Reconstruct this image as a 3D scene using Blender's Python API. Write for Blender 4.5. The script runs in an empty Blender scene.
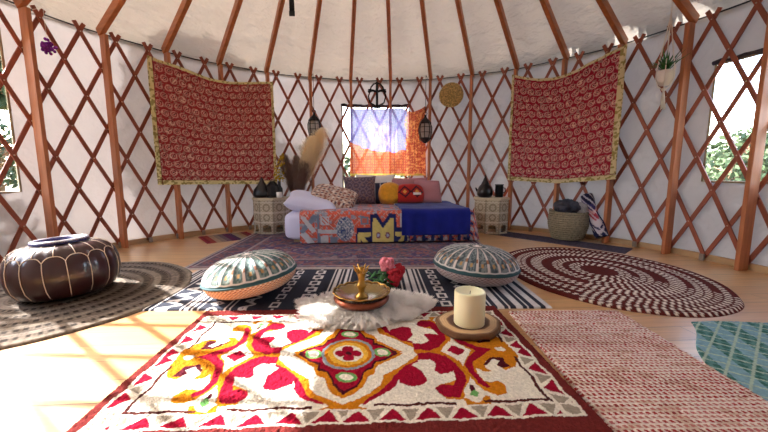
import bpy, math, random
import numpy as np
from mathutils import Vector, Matrix, noise
random.seed(7); RNG = np.random.default_rng(7)
S = bpy.context.scene
COL = S.collection
PI = math.pi
R = 3.05; H = 2.116; A0 = 3.786; DA = 11.25; TANR = 0.58
sin, cos, rad = math.sin, math.cos, math.radians

# ------------------------------------------------------------------ colour / materials
def lin(c):
    if isinstance(c, str):
        c = [int(c[i:i+2], 16)/255 for i in (0, 2, 4)]
    return tuple(x/12.92 if x <= .04045 else ((x+.055)/1.055)**2.4 for x in c)
def L3(c): return np.array(lin(c))

def mat(name, col=None, rough=.8, metal=0., vcol=False, bump=0., bscale=30., bdist=.01, var=0., vscale=4., spec=.5, sheen=0., sss=0., trans=0., coat=0., stretch=None, alpha=1., emit=0.):
    m = bpy.data.materials.new(name); m.use_nodes = True
    nt = m.node_tree; n = nt.nodes; l = nt.links
    for x in list(n): n.remove(x)
    out = n.new('ShaderNodeOutputMaterial'); b = n.new('ShaderNodeBsdfPrincipled')
    b.inputs['Roughness'].default_value = rough; b.inputs['Metallic'].default_value = metal
    b.inputs['Specular IOR Level'].default_value = spec
    if sheen: b.inputs['Sheen Weight'].default_value = sheen
    if coat: b.inputs['Coat Weight'].default_value = coat; b.inputs['Coat Roughness'].default_value = .15
    if sss: b.inputs['Subsurface Weight'].default_value = sss; b.inputs['Subsurface Radius'].default_value = (.03, .02, .01)
    tc = n.new('ShaderNodeTexCoord'); src = tc.outputs['Object']
    if stretch:
        mp = n.new('ShaderNodeMapping'); mp.inputs['Scale'].default_value = stretch; l.new(src, mp.inputs['Vector']); src = mp.outputs['Vector']
    if vcol:
        a = n.new('ShaderNodeVertexColor'); a.layer_name = 'Col'; cs = a.outputs['Color']
    else:
        rgb = n.new('ShaderNodeRGB'); rgb.outputs[0].default_value = (*lin(col), 1); cs = rgb.outputs[0]
    if var:
        nz = n.new('ShaderNodeTexNoise'); nz.inputs['Scale'].default_value = vscale; nz.inputs['Detail'].default_value = 6
        l.new(src, nz.inputs['Vector'])
        mr = n.new('ShaderNodeMapRange'); mr.inputs['From Min'].default_value = .25; mr.inputs['From Max'].default_value = .75
        mr.inputs['To Min'].default_value = 1-var; mr.inputs['To Max'].default_value = 1+var
        l.new(nz.outputs['Fac'], mr.inputs['Value'])
        vm = n.new('ShaderNodeVectorMath'); vm.operation = 'SCALE'; l.new(cs, vm.inputs[0]); l.new(mr.outputs[0], vm.inputs['Scale']); cs = vm.outputs[0]
    l.new(cs, b.inputs['Base Color'])
    if bump:
        nb = n.new('ShaderNodeTexNoise'); nb.inputs['Scale'].default_value = bscale; nb.inputs['Detail'].default_value = 4
        l.new(src, nb.inputs['Vector'])
        bp = n.new('ShaderNodeBump'); bp.inputs['Strength'].default_value = bump; bp.inputs['Distance'].default_value = bdist
        l.new(nb.outputs['Fac'], bp.inputs['Height']); l.new(bp.outputs[0], b.inputs['Normal'])
    sh = b.outputs[0]
    if trans:
        t = n.new('ShaderNodeBsdfTranslucent'); l.new(cs, t.inputs['Color'])
        mx = n.new('ShaderNodeMixShader'); mx.inputs[0].default_value = trans; l.new(sh, mx.inputs[1]); l.new(t.outputs[0], mx.inputs[2]); sh = mx.outputs[0]
    if alpha < 1:
        t = n.new('ShaderNodeBsdfTransparent')
        mx = n.new('ShaderNodeMixShader'); mx.inputs[0].default_value = alpha; l.new(t.outputs[0], mx.inputs[1]); l.new(sh, mx.inputs[2]); sh = mx.outputs[0]
    l.new(sh, out.inputs['Surface'])
    return m

M = {}
M['canvas'] = mat('wall_canvas', 'CECACA', .9, bump=.8, bscale=2.6, bdist=.12, trans=.28, var=.03, vscale=1.5)
M['roof'] = mat('roof_canvas', 'CFC8C0', .9, bump=1, bscale=2.4, bdist=.22, trans=.24, stretch=(1, 1, 2.5), var=.04, vscale=1.2)
M['rafter'] = mat('rafter_wood', 'B0683A', .45, var=.25, vscale=6, stretch=(6, .8, 6), bump=.1, bscale=40)
M['post'] = mat('post_wood', 'B47048', .5, var=.22, vscale=5, stretch=(7, 7, .7), bump=.1, bscale=40)
M['slat'] = mat('slat_wood', '944E38', .5, var=.2, vscale=5)
M['footgrey'] = mat('foot_grey', '8C8078', .8)
M['bolt'] = mat('bolt', 'C9B9A0', .4, metal=.3)
M['trimwood'] = mat('trim_wood', 'BE9E78', .6, var=.1)
M['cable'] = mat('cable_steel', '3A3A3C', .4, metal=.6)
M['dark'] = mat('dark_iron', '1C1A1C', .45, metal=.5)
M['black'] = mat('black_ceramic', '121114', .3)
M['vcloth'] = mat('patterned_cloth', vcol=True, rough=.95, spec=.15, sheen=.2)
M['vrug'] = mat('woven_rug', vcol=True, rough=.95, spec=.1, bump=.5, bscale=260, bdist=.004, var=.1, vscale=60)
M['vshag'] = mat('tufted_wool', vcol=True, rough=1, spec=.05, bump=.9, bscale=190, bdist=.008, var=.14, vscale=90)
M['vtap'] = mat('tapestry_cotton', vcol=True, rough=.9, spec=.2, trans=.12)
M['brass'] = mat('brass', 'B58C46', .3, metal=.9, var=.15, vscale=20)
M['copper'] = mat('copper', '8A4A34', .35, metal=.8, var=.15, vscale=20)
M['silver'] = mat('polished_tray', 'A89468', .25, metal=.95, var=.2)
M['wax'] = mat('candle_wax', 'F1EDC8', .45, sss=.15, var=.03, vscale=8)
M['wick'] = mat('wick', '2A2320', .9)
M['leather'] = mat('dark_leather', '321619', .28, coat=.5, bump=.25, bscale=60, bdist=.003, var=.15)
M['leatherblue'] = mat('blue_leather', '2B2C5E', .25, coat=.4)
M['rimshine'] = mat('leather_rim_shine', 'C9C4CF', .3, coat=.3)  # pale tint paints the sky shine and sun on the pouf rim
M['thread'] = mat('cream_thread', 'D9C8B4', .8)
M['sheet'] = mat('lavender_white_sheet', 'D2CFE4', .9, bump=.3, bscale=9, bdist=.03)
M['fur'] = mat('white_fur', 'FBF7F2', .9, sheen=.3, trans=.35)
M['throw'] = mat('royal_blue_throw', '1B2278', .92, bump=.4, bscale=150, bdist=.004, var=.2, vscale=8, sheen=.15, spec=.1)
M['navy'] = mat('navy_yarn', '12164A', .95)
M['bark'] = mat('bark', '6B4A30', .95, bump=.9, bscale=40, bdist=.01, var=.3, vscale=20)
M['vwood'] = mat('cut_wood', vcol=True, rough=.7, var=.1, vscale=30)
M['carved'] = mat('carved_inlay', vcol=True, rough=.6, bump=.3, bscale=90, bdist=.003)
M['raffia'] = mat('woven_raffia', 'D8BC7C', .8, bump=1, bscale=90, bdist=.02, var=.55, vscale=50)
M['wicker'] = mat('basket_wicker', '968A72', .85, bump=.8, bscale=70, bdist=.01, var=.35, vscale=45)
M['mustard'] = mat('mustard_plush', 'CE8A12', .95, bump=.6, bscale=70, bdist=.01, sheen=.3, var=.2, vscale=25)
M['pink'] = mat('dusty_pink_cloth', 'B0767C', .9, bump=.2, bscale=15, bdist=.01, sheen=.2)
M['white'] = mat('white_cotton', 'E8E2DC', .9, bump=.2, bscale=12)
M['greycloth'] = mat('charcoal_blanket', '3C3F4C', .95, bump=.5, bscale=25, bdist=.02, var=.3)
M['lightgrey'] = mat('pale_grey_blanket', 'A8A6AA', .95, bump=.5, bscale=25, bdist=.02)
M['leaf'] = mat('plant_leaf', '2F6A34', .6, var=.25, vscale=20)
M['petalpink'] = mat('pink_petals', 'E0808C', .8)
M['petalred'] = mat('red_petals', 'B01428', .8)
M['purple'] = mat('purple_petals', '7A1E8C', .8)
M['yellowdry'] = mat('dried_yellow_flowers', 'B9932A', .95)
M['pampas'] = mat('pampas_beige', 'FFF2D4', .95, trans=.45)
M['pampasdark'] = mat('pampas_brown', 'A08478', .95, trans=.3)
M['glasslamp'] = mat('lantern_glass', 'B8B4B0', .15, alpha=.55)
M['cord'] = mat('macrame_cord', 'DDD3C6', .9)
M['pot'] = mat('white_pot', 'E2DAD2', .5)
M['flap'] = mat('rolled_flap', '3A3440', .8)
M['binding'] = mat('window_binding', '9A8C70', .8)
M['ground'] = mat('dry_grass', '6E6446', 1, var=.3, vscale=.6)
M['hill'] = mat('hill_scrub', '6E6A50', 1, var=.3, vscale=.08)
M['foliage'] = mat('tree_foliage', '34452A', .9, var=.3, vscale=3)
M['trunk'] = mat('tree_bark', '6A5240', .95)
# sheer curtain
def sheer():
    m = mat('sheer_print', vcol=True, rough=.9, trans=.6, alpha=.95); return m
M['sheer'] = sheer()
def vinyl():
    m = bpy.data.materials.new('clear_vinyl'); m.use_nodes = True; nt = m.node_tree
    for x in list(nt.nodes): nt.nodes.remove(x)
    o = nt.nodes.new('ShaderNodeOutputMaterial'); t = nt.nodes.new('ShaderNodeBsdfTransparent'); g = nt.nodes.new('ShaderNodeBsdfGlossy')
    t.inputs[0].default_value = (.95, .96, .98, 1); g.inputs['Roughness'].default_value = .1
    mx = nt.nodes.new('ShaderNodeMixShader'); mx.inputs[0].default_value = .06
    nt.links.new(t.outputs[0], mx.inputs[1]); nt.links.new(g.outputs[0], mx.inputs[2]); nt.links.new(mx.outputs[0], o.inputs[0]); return m
M['vinyl'] = vinyl()
M['dome'] = mat('frosted_acrylic', 'E4E8EC', .5, trans=.6)
def floor_mat():
    m = bpy.data.materials.new('pine_boards'); m.use_nodes = True; nt = m.node_tree; n = nt.nodes; l = nt.links
    for x in list(n): n.remove(x)
    o = n.new('ShaderNodeOutputMaterial'); b = n.new('ShaderNodeBsdfPrincipled'); b.inputs['Roughness'].default_value = .36
    b.inputs['Coat Weight'].default_value = .6; b.inputs['Coat Roughness'].default_value = .28
    tc = n.new('ShaderNodeTexCoord'); mp = n.new('ShaderNodeMapping'); mp.inputs['Rotation'].default_value = (0, 0, rad(-3))
    l.new(tc.outputs['Object'], mp.inputs['Vector'])
    br = n.new('ShaderNodeTexBrick'); br.inputs['Scale'].default_value = 1; br.inputs['Brick Width'].default_value = 2.4; br.inputs['Row Height'].default_value = .135
    br.inputs['Mortar Size'].default_value = .0025; br.inputs['Mortar Smooth'].default_value = .3; br.offset = .37
    br.inputs['Color1'].default_value = (*lin('D8AC74'), 1); br.inputs['Color2'].default_value = (*lin('C89660'), 1); br.inputs['Mortar'].default_value = (*lin('8C6A48'), 1)
    l.new(mp.outputs[0], br.inputs['Vector'])
    m2 = n.new('ShaderNodeMapping'); m2.inputs['Scale'].default_value = (1.2, 22, 1); l.new(mp.outputs[0], m2.inputs['Vector'])
    nz = n.new('ShaderNodeTexNoise'); nz.inputs['Scale'].default_value = 2; nz.inputs['Detail'].default_value = 8; nz.inputs['Distortion'].default_value = 1.2; l.new(m2.outputs[0], nz.inputs['Vector'])
    mr = n.new('ShaderNodeMapRange'); mr.inputs['From Min'].default_value = .3; mr.inputs['From Max'].default_value = .7; mr.inputs['To Min'].default_value = .82; mr.inputs['To Max'].default_value = 1.1
    l.new(nz.outputs['Fac'], mr.inputs[0])
    vm = n.new('ShaderNodeVectorMath'); vm.operation = 'SCALE'; l.new(br.outputs['Color'], vm.inputs[0]); l.new(mr.outputs[0], vm.inputs['Scale']); l.new(vm.outputs[0], b.inputs['Base Color'])
    bp = n.new('ShaderNodeBump'); bp.invert = True; bp.inputs['Strength'].default_value = .5; bp.inputs['Distance'].default_value = .004; l.new(br.outputs['Fac'], bp.inputs['Height']); l.new(bp.outputs[0], b.inputs['Normal'])
    l.new(b.outputs[0], o.inputs[0]); return m
M['floor'] = floor_mat()

# ------------------------------------------------------------------ object helpers
def mesh_obj(name, verts, faces, m, parent=None, smooth=False, loc=None, cols=None, mats=None, fmat=None):
    me = bpy.data.meshes.new(name)
    if isinstance(verts, np.ndarray) and isinstance(faces, np.ndarray):
        me.vertices.add(len(verts)); me.vertices.foreach_set('co', verts.astype(np.float32).ravel())
        k = faces.shape[1]; me.loops.add(faces.size); me.loops.foreach_set('vertex_index', faces.astype(np.int32).ravel())
        me.polygons.add(len(faces)); me.polygons.foreach_set('loop_start', np.arange(0, faces.size, k, dtype=np.int32))
        me.update(calc_edges=True)
    else:
        me.from_pydata([tuple(v) for v in verts], [], [tuple(f) for f in faces])
    if m is not None: me.materials.append(m)
    for x in (mats or []): me.materials.append(x)
    if fmat is not None: me.polygons.foreach_set('material_index', np.array(fmat, dtype=np.int32))
    if cols is not None:
        a = me.color_attributes.new('Col', 'FLOAT_COLOR', 'POINT')
        c = np.ones((len(me.vertices), 4), dtype=np.float32); c[:, :3] = cols; a.data.foreach_set('color', c.ravel())
    if smooth: me.polygons.foreach_set('use_smooth', np.ones(len(me.polygons), dtype=bool))
    me.validate(); me.update()
    o = bpy.data.objects.new(name, me); COL.objects.link(o)
    if loc is not None: o.location = loc
    if parent is not None: o.parent = parent
    return o
def tag(o, label=None, cat=None, group=None, kind=None):
    if label: o['label'] = label
    if cat: o['category'] = cat
    if group: o['group'] = group
    if kind: o['kind'] = kind
    return o
def empty(name, loc=(0, 0, 0), rz=0, label=None, cat=None, group=None):
    o = bpy.data.objects.new(name, None); COL.objects.link(o); o.location = loc; o.rotation_euler = (0, 0, rz); o.empty_display_size = .1
    return tag(o, label, cat, group)
class MB:
    def __init__(s): s.v = []; s.f = []
    def add(s, vs, fs):
        k = len(s.v); s.v += [tuple(v) for v in vs]; s.f += [tuple(i+k for i in f) for f in fs]; return s
    def box(s, c, d, mtx=None):
        x, y, z = [q/2 for q in d]; vs = [Vector((a*x, b*y, e*z)) for a in (-1, 1) for b in (-1, 1) for e in (-1, 1)]
        if mtx is not None: vs = [mtx @ v for v in vs]
        vs = [v+Vector(c) for v in vs]
        return s.add(vs, [(0, 1, 3, 2), (4, 6, 7, 5), (0, 4, 5, 1), (2, 3, 7, 6), (0, 2, 6, 4), (1, 5, 7, 3)])
    def tube(s, pts, r, n=8, cap=True, closed=False):
        pts = [Vector(p) for p in pts]; rr = r if hasattr(r, '__len__') else [r]*len(pts)
        k = len(pts); rings = []; up = None
        for i, p in enumerate(pts):
            if closed: t = (pts[(i+1) % k]-pts[i-1]).normalized()
            else: t = (pts[min(i+1, k-1)]-pts[max(i-1, 0)]).normalized()
            if up is None: up = Vector((0, 0, 1)) if abs(t.z) < .9 else Vector((1, 0, 0))
            a = t.cross(up)
            if a.length < 1e-6: a = t.orthogonal()
            a.normalize(); b = a.cross(t).normalized(); up = b
            rings.append([p+rr[i]*(a*cos(2*PI*j/n)+b*sin(2*PI*j/n)) for j in range(n)])
        vs = [v for rg in rings for v in rg]; fs = []
        for i in range(k if closed else k-1):
            i2 = (i+1) % k
            for j in range(n): fs.append((i*n+j, i*n+(j+1) % n, i2*n+(j+1) % n, i2*n+j))
        if cap and not closed: fs.append(tuple(range(n))[::-1]); fs.append(tuple((k-1)*n+j for j in range(n)))
        return s.add(vs, fs)
    def lathe(s, prof, n=32, c=(0, 0, 0), fx=None, caps=False):
        vs = []; fs = []
        for r, z in prof:
            for j in range(n):
                a = 2*PI*j/n; q = fx(a, r, z) if fx else (r, z); vs.append((c[0]+q[0]*cos(a), c[1]+q[0]*sin(a), c[2]+q[1]))
        for i in range(len(prof)-1):
            for j in range(n): fs.append((i*n+j, i*n+(j+1) % n, (i+1)*n+(j+1) % n, (i+1)*n+j))
        if caps and prof[0][0] > 1e-4: fs.append(tuple(range(n))[::-1])
        if caps and prof[-1][0] > 1e-4: fs.append(tuple((len(prof)-1)*n+j for j in range(n)))
        return s.add(vs, fs)
    def ball(s, c, r, n=10, m=7, sc=(1, 1, 1), rot=None):
        vs = []; fs = []
        for i in range(m+1):
            th = PI*i/m
            for j in range(n):
                v = Vector((r*sc[0]*sin(th)*cos(2*PI*j/n), r*sc[1]*sin(th)*sin(2*PI*j/n), r*sc[2]*cos(th)))
                if rot is not None: v = rot @ v
                vs.append(v+Vector(c))
        for i in range(m):
            for j in range(n): fs.append((i*n+j, (i+1)*n+j, (i+1)*n+(j+1) % n, i*n+(j+1) % n))
        return s.add(vs, fs)
    def build(s, name, m, parent=None, smooth=True, loc=None, **k):
        o = mesh_obj(name, s.v, s.f, m, parent, smooth, loc, **k)
        return o
def bevel(o, w=.004, seg=2):
    b = o.modifiers.new('bevel', 'BEVEL'); b.width = w; b.segments = seg; b.limit_method = 'ANGLE'; return o
def solid(o, t, off=0):
    b = o.modifiers.new('solid', 'SOLIDIFY'); b.thickness = t; b.offset = off; return o
def smoothed(o):
    # sharp edges on angular meshes
    try:
        o.data.set_sharp_from_angle(angle=rad(40))
    except Exception: pass
    return o
def pol(az, r, z=0): a = rad(az); return (r*sin(a), r*cos(a), z)
def wall_empty(name, az, r, z, label=None, cat=None, group=None):
    # local frame on the wall: x tangential (rightwards), y outwards, z up
    return empty(name, pol(az, r, z), -rad(az), label, cat, group)
def grid_faces(nx, ny, off=0, wrap=False):
    i = np.arange(nx if wrap else nx-1); j = np.arange(ny-1); I, J = np.meshgrid(i, j, indexing='ij'); I = I.ravel(); J = J.ravel(); I2 = (I+1) % nx
    return np.stack([I*ny+J, I2*ny+J, I2*ny+J+1, I*ny+J+1], 1)+off
def vnoise(X, Y, sc, seed=0):
    X = X*sc; Y = Y*sc; g = np.random.default_rng(seed).random((256, 256)); xi = np.floor(X).astype(int); yi = np.floor(Y).astype(int); fx = X-xi; fy = Y-yi
    fx = fx*fx*(3-2*fx); fy = fy*fy*(3-2*fy); a = g[xi % 256, yi % 256]; b = g[(xi+1) % 256, yi % 256]; c = g[xi % 256, (yi+1) % 256]; d = g[(xi+1) % 256, (yi+1) % 256]
    return (a*(1-fx)+b*fx)*(1-fy)+(c*(1-fx)+d*fx)*fy
def inpoly(X, Y, P):
    r = np.zeros(X.shape, bool); n = len(P)
    for i in range(n):
        x1, y1 = P[i]; x2, y2 = P[(i+1) % n]
        if y1 == y2: continue
        c = ((y1 > Y) != (y2 > Y)) & (X < (x2-x1)*(Y-y1)/(y2-y1)+x1); r ^= c
    return r
def put(C, mask, col): C[mask] = L3(col) if isinstance(col, str) else col
def soft_noise(C, X, Y, amt=.12, sc=40, seed=3): C *= (1+amt*(2*vnoise(X, Y, sc, seed)-1))[..., None]; return C

def sheet_mesh(name, X, Y, Z, C, m, parent=None, thick=None, smooth=True, loc=None):
    nx, ny = X.shape; v = np.stack([X.ravel(), Y.ravel(), Z.ravel()], 1)
    o = mesh_obj(name, v, grid_faces(nx, ny), m, parent, smooth, loc, cols=C.reshape(-1, 3))
    if thick: solid(o, thick, -1)
    return o
def rug(name, cx, cy, w, h, rot, nx, ny, colf, m, z0, thick, label, cat='rug', rough=.0, edge=None, parent=None, shear=0, mask_round=False):
    u = np.linspace(-w/2, w/2, nx); v = np.linspace(-h/2, h/2, ny); U, V = np.meshgrid(u, v, indexing='ij')
    C = colf(U, V)
    t = z0+thick+rough*(vnoise(U, V, 90, 5)+vnoise(U, V, 200, 6)-1)+.003*(vnoise(U, V, 3, 8)-.5)
    ed = np.minimum(np.minimum(U+w/2, w/2-U), np.minimum(V+h/2, h/2-V)); t = np.where(ed < .006, z0+thick*.5, t); t[0, :] = t[-1, :] = z0; t[:, 0] = t[:, -1] = z0
    X = U+shear*V; o = sheet_mesh(name, X, V, t, C, m, None, None)
    # underside
    o.location = (cx, cy, 0); o.rotation_euler = (0, 0, rad(rot))
    tag(o, label, cat); return o

# ------------------------------------------------------------------ room shell
WIN = [(-107., -77.3, .62, 1.91), (-9.9, 9.1, .50, 1.755), (74.6, 95., .70, 1.70)]
def shell():
    # floor disc
    mb = MB(); n = 96
    vs = [(0, 0, 0)]+[((R+.04)*cos(2*PI*i/n), (R+.04)*sin(2*PI*i/n), 0) for i in range(n)]+[((R+.04)*cos(2*PI*i/n), (R+.04)*sin(2*PI*i/n), -.12) for i in range(n)]
    fs = [(0, 1+i, 1+(i+1) % n) for i in range(n)]+[(1+i, 1+n+i, 1+n+(i+1) % n, 1+(i+1) % n) for i in range(n)]
    o = mesh_obj('floor', vs, fs, M['floor']); tag(o, 'pale pine board floor', None, None, 'structure')
    # wall canvas with window openings
    az = sorted(set(list(np.arange(-180, 180, 1.0))+[a for w in WIN for a in w[:2]])); zs = sorted(set(list(np.linspace(0, H+.02, 24))+[z for w in WIN for z in w[2:]]))
    A, Z = len(az), len(zs); v = []
    for a in az:
        for z in zs:
            ph = rad(a); rr = R+.006*sin(ph*37+2*sin(z*2))+.01*sin(ph*16+z*1.3)
            if any(w[0]-1.5 < a < w[1]+1.5 for w in WIN): rr = R
            v.append(pol(a, rr, z))
    f = []
    for i in range(A):
        a1 = az[i]; a2 = az[(i+1) % A] if i+1 < A else 180
        for j in range(Z-1):
            am = (a1+a2)/2; zm = (zs[j]+zs[j+1])/2
            if any(w[0] < am < w[1] and w[2] < zm < w[3] for w in WIN): continue
            i2 = (i+1) % A; f.append((i*Z+j, i*Z+j+1, i2*Z+j+1, i2*Z+j))
    o = mesh_obj('wall_back', v, f, M['canvas'], smooth=True); tag(o, kind='structure'); solid(o, .006, 1)
    # roof canvas
    n = 256; m = 14; v = []
    for i in range(n):
        a = 2*PI*i/n; 
        for j in range(m):
            t = j/(m-1); r = (R+.03)*(1-t)+.45*t
            z = H+.025+TANR*(R-r)+.045+.012*cos((math.degrees(a)-A0)*PI*2/DA)*(1-t) + .02*noise.noise(Vector((3*cos(a)*r, 3*sin(a)*r, 0)))*(1-t)
            if j == 0: z = H
            v.append((r*sin(a), r*cos(a), z))
    f = [(i*m+j, ((i+1) % n)*m+j, ((i+1) % n)*m+j+1, i*m+j+1) for i in range(n) for j in range(m-1)]
    o = mesh_obj('ceiling', v, f, M['roof'], smooth=True); tag(o, kind='structure'); solid(o, .006, 1)
    rg = MB(); rg.lathe([(.44, 3.46), (.56, 3.46), (.56, 3.66), (.44, 3.66), (.44, 3.46)], 48).build('trim_1', M['rafter'], smooth=False)['kind'] = 'structure'
    dm = MB(); dm.lathe([(.56, 3.665), (.54, 3.74), (.46, 3.83), (.32, 3.91), (.16, 3.95), (.001, 3.96)], 40); q = dm.build('ceiling_dome', M['dome']); q['kind'] = 'structure'; solid(q, .006)
    # baseboard
    mb = MB(); vs = []; fs = []; k = 0
    azs = np.arange(-115, 116, 1.25)
    for a in azs:
        for (r, z) in ((R-.03, 0), (R-.03, .055), (R-.008, .055), (R-.008, 0)): vs.append(pol(a, r, z))
    for i in range(len(azs)-1):
        for j in range(3): fs.append((i*4+j, i*4+j+1, i*4+5+j, i*4+4+j))
    o = mesh_obj('baseboard_back', vs, fs, M['trimwood']); tag(o, kind='structure')
    # windows
    for k, (a1, a2, z1, z2) in enumerate(WIN):
        e = empty('window_%d' % (k+1), pol((a1+a2)/2, R, z1), -rad((a1+a2)/2)); tag(e, ['clear vinyl window at the left edge', 'clear vinyl window in the back wall behind the bed', 'clear vinyl window beyond the hanging plant'][k], None, None, 'structure')
        am = (a1+a2)/2
        def lp(a, z, r=R):
            a = rad(a-am); return (r*sin(a), r*cos(a)-R, z-z1)
        vs = []; fs = []; nn = 20
        for i in range(nn+1):
            a = a1+(a2-a1)*i/nn; vs += [lp(a, z1), lp(a, z2)]
        fs = [(2*i, 2*i+2, 2*i+3, 2*i+1) for i in range(nn)]
        mesh_obj('window_pane', vs, fs, M['vinyl'], e, True)
        b = MB(); pts = [lp(a1+(a2-a1)*i/nn, z1, R-.008) for i in range(nn+1)]+[lp(a2-(a2-a1)*i/nn, z2, R-.008) for i in range(nn+1)]
        b.tube(pts, .010, 6, closed=True); b.build('window_frame', M['binding'], e)
        b = MB(); pts = [lp(a1-.3+(a2-a1)*i/nn, z2+.015+.006*sin(i*1.7), R-.022) for i in range(nn+1)]
        b.tube(pts, [.018+.006*sin(i*2.3) for i in range(nn+1)], 8); b.build('rolled_flap', M['flap'], e)
        if k == 2:
            for aa in (a1+8.5,):
                b = MB(); b.tube([lp(aa, z2, R-.03), lp(aa+.2, z2-.12, R-.03), lp(aa-.1, z2-.22, R-.03)], .007, 6); b.build('flap_strap', M['flap'], e)
shell()

# lattice
TIP0 = A0+0.2221*DA; ZT = H-.0113*R; ZB = .0145*R; ROW = (ZT-ZB)/7
def lattice():
    e = empty('lattice_wall', (0, 0, 0), 0, 'reddish brown crisscross wooden lattice running round the white canvas wall', 'lattice')
    slats = []
    lo, hi = -112., 102.
    k0 = int(math.ceil((lo-TIP0)/(DA/2)))-4; k1 = int((hi-TIP0)/(DA/2))+4
    for k in range(k0, k1+1):
        for sgn, rr in ((1, R-.052), (-1, R-.038)):
            vs = []; n = 29; W = .017; T = .0055; pts = []
            for i in range(n):
                row = -.28+(7.16+.28)*i/(n-1)
                if row > 7.05: row = 7.05
                az = TIP0+k*DA/2+sgn*row*DA/4; z = ZT-row*ROW
                pts.append((az, z))
            pts = [p for p in pts if lo <= p[0] <= hi]
            if len(pts) < 3: continue
            # perpendicular in wall surface
            dx = sgn*rad(DA/4)*R; dz = -ROW; ln = math.hypot(dx, dz); px, pz = -dz/ln*W, dx/ln*W
            for (az, z) in pts:
                for s, q in ((1, -1), (1, 1), (-1, 1), (-1, -1)):
                    a = az+math.degrees(s*px/R); vs.append(pol(a, rr+q*T, z+s*pz))
            m = len(pts); fs = [(i*4+j, i*4+(j+1) % 4, i*4+4+(j+1) % 4, i*4+4+j) for i in range(m-1) for j in range(4)]+[(3, 2, 1, 0), (m*4-4, m*4-3, m*4-2, m*4-1)]
            mesh_obj('slat', vs, fs, M['slat'], e)
    for k in range(k0*2, k1*2+1):
        if (k+7) % 2: continue
        az = TIP0+k*DA/4
        if lo+1 < az < hi-1:
            b = MB(); b.box((0, 0, .032), (.034, .02, .055)); q = b.build('foot_block', M['footgrey'], e, smooth=False); q.location = pol(az, R-.075, 0); q.rotation_euler = (0, 0, -rad(az))
    # leather pins at crossings
    b = MB()
    for k in range(k0*2, k1*2+1):
        for row in range(0, 8):
            if (k+row) % 2: continue
            az = TIP0+k*DA/4; z = ZT-row*ROW
            if not (lo+1 < az < hi-1): continue
            b.ball(pol(az, R-.06, z), .0055, 6, 4)
    o = b.build('pin', M['bolt'], e); o['kind'] = 'stuff'
lattice()

# cable
b = MB(); b.tube([pol(a, R-.035, H+.012+.004*sin(a*.3)) for a in range(-112, 108, 2)], .0065, 6)
tag(b.build('eave_cable', M['cable']), 'thin dark steel cable running along the top of the lattice wall', 'cable')

# posts and rafters
POST_W = {-7: 'post at far left, next to the left edge window', -6: 'post between the dark leather pouf and the left red tapestry',
 -5: 'post partly hidden by the left end of the left red tapestry', -4: 'post behind the middle of the left red tapestry', -3: 'post behind the left carved table, by the left red tapestry',
 -2: 'post behind the left hanging lantern and the pampas grass', -1: 'post at the left side of the back window', 0: 'post crossing the middle of the back window, beside the wrought iron ornament',
 1: 'post behind the right hanging lantern and gathered orange curtain', 2: 'post standing to the right of the round woven wall disc', 3: 'post between the right carved table and the right tapestry',
 4: 'post behind the middle of the right red tapestry, by the basket', 5: 'post at the right end of the right red tapestry', 6: 'post between the hanging potted plant and the right window', 7: 'post at far right, in front of the right window'}
RAFT = ['leftmost sloping wooden roof rafter, above the post at the left edge window', 'second sloping roof rafter from the left, above the leather pouf', 'third sloping roof rafter from the left, above the left end of the left red tapestry',
 'roof rafter above the middle of the left red tapestry', 'roof rafter above the right end of the left red tapestry', 'roof rafter above the left hanging lantern', 'roof rafter above the left side of the back window',
 'roof rafter above the wrought iron ornament', 'roof rafter above the right hanging lantern', 'roof rafter just right of the round woven wall disc', 'roof rafter above the left end of the right red tapestry',
 'roof rafter above the middle of the right red tapestry', 'roof rafter above the raised corner of the right red tapestry', 'roof rafter just right of the hanging potted plant', 'rightmost roof rafter, above the post in front of the right window']
def posts():
    w, d = .017, .046
    pm = rm = None
    for i in range(-7, 8):
        az = A0+i*DA
        if pm is None:
            b = MB(); b.box((0, 0, (H-.02)/2), (2*w, 2*d, H-.02)); o = b.build('wall_post', M['post'], smooth=False); pm = bevel(o, .004)
        else:
            o = pm.copy(); COL.objects.link(o)
        o.location = pol(az, R-.062-d, 0); o.rotation_euler = (0, 0, -rad(az)); tag(o, 'vertical wooden '+POST_W[i], 'post', 'wall posts')
        if rm is None:
            ln = 2.5; ca = math.atan(TANR); b = MB()
            b.box((0, 0, 0), (.045, ln/cos(ca), .085), Matrix.Rotation(-ca, 3, 'X')); o = b.build('roof_rafter', M['rafter'], smooth=False); rm = bevel(o, .006)
            rmz = H+.01+TANR*ln/2
        else:
            o = rm.copy(); COL.objects.link(o)
        o.location = pol(az, R-.04-ln/2, rmz); o.rotation_euler = (0, 0, -rad(az))
        tag(o, RAFT[i+7], 'rafter', 'roof rafters')
posts()

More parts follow.
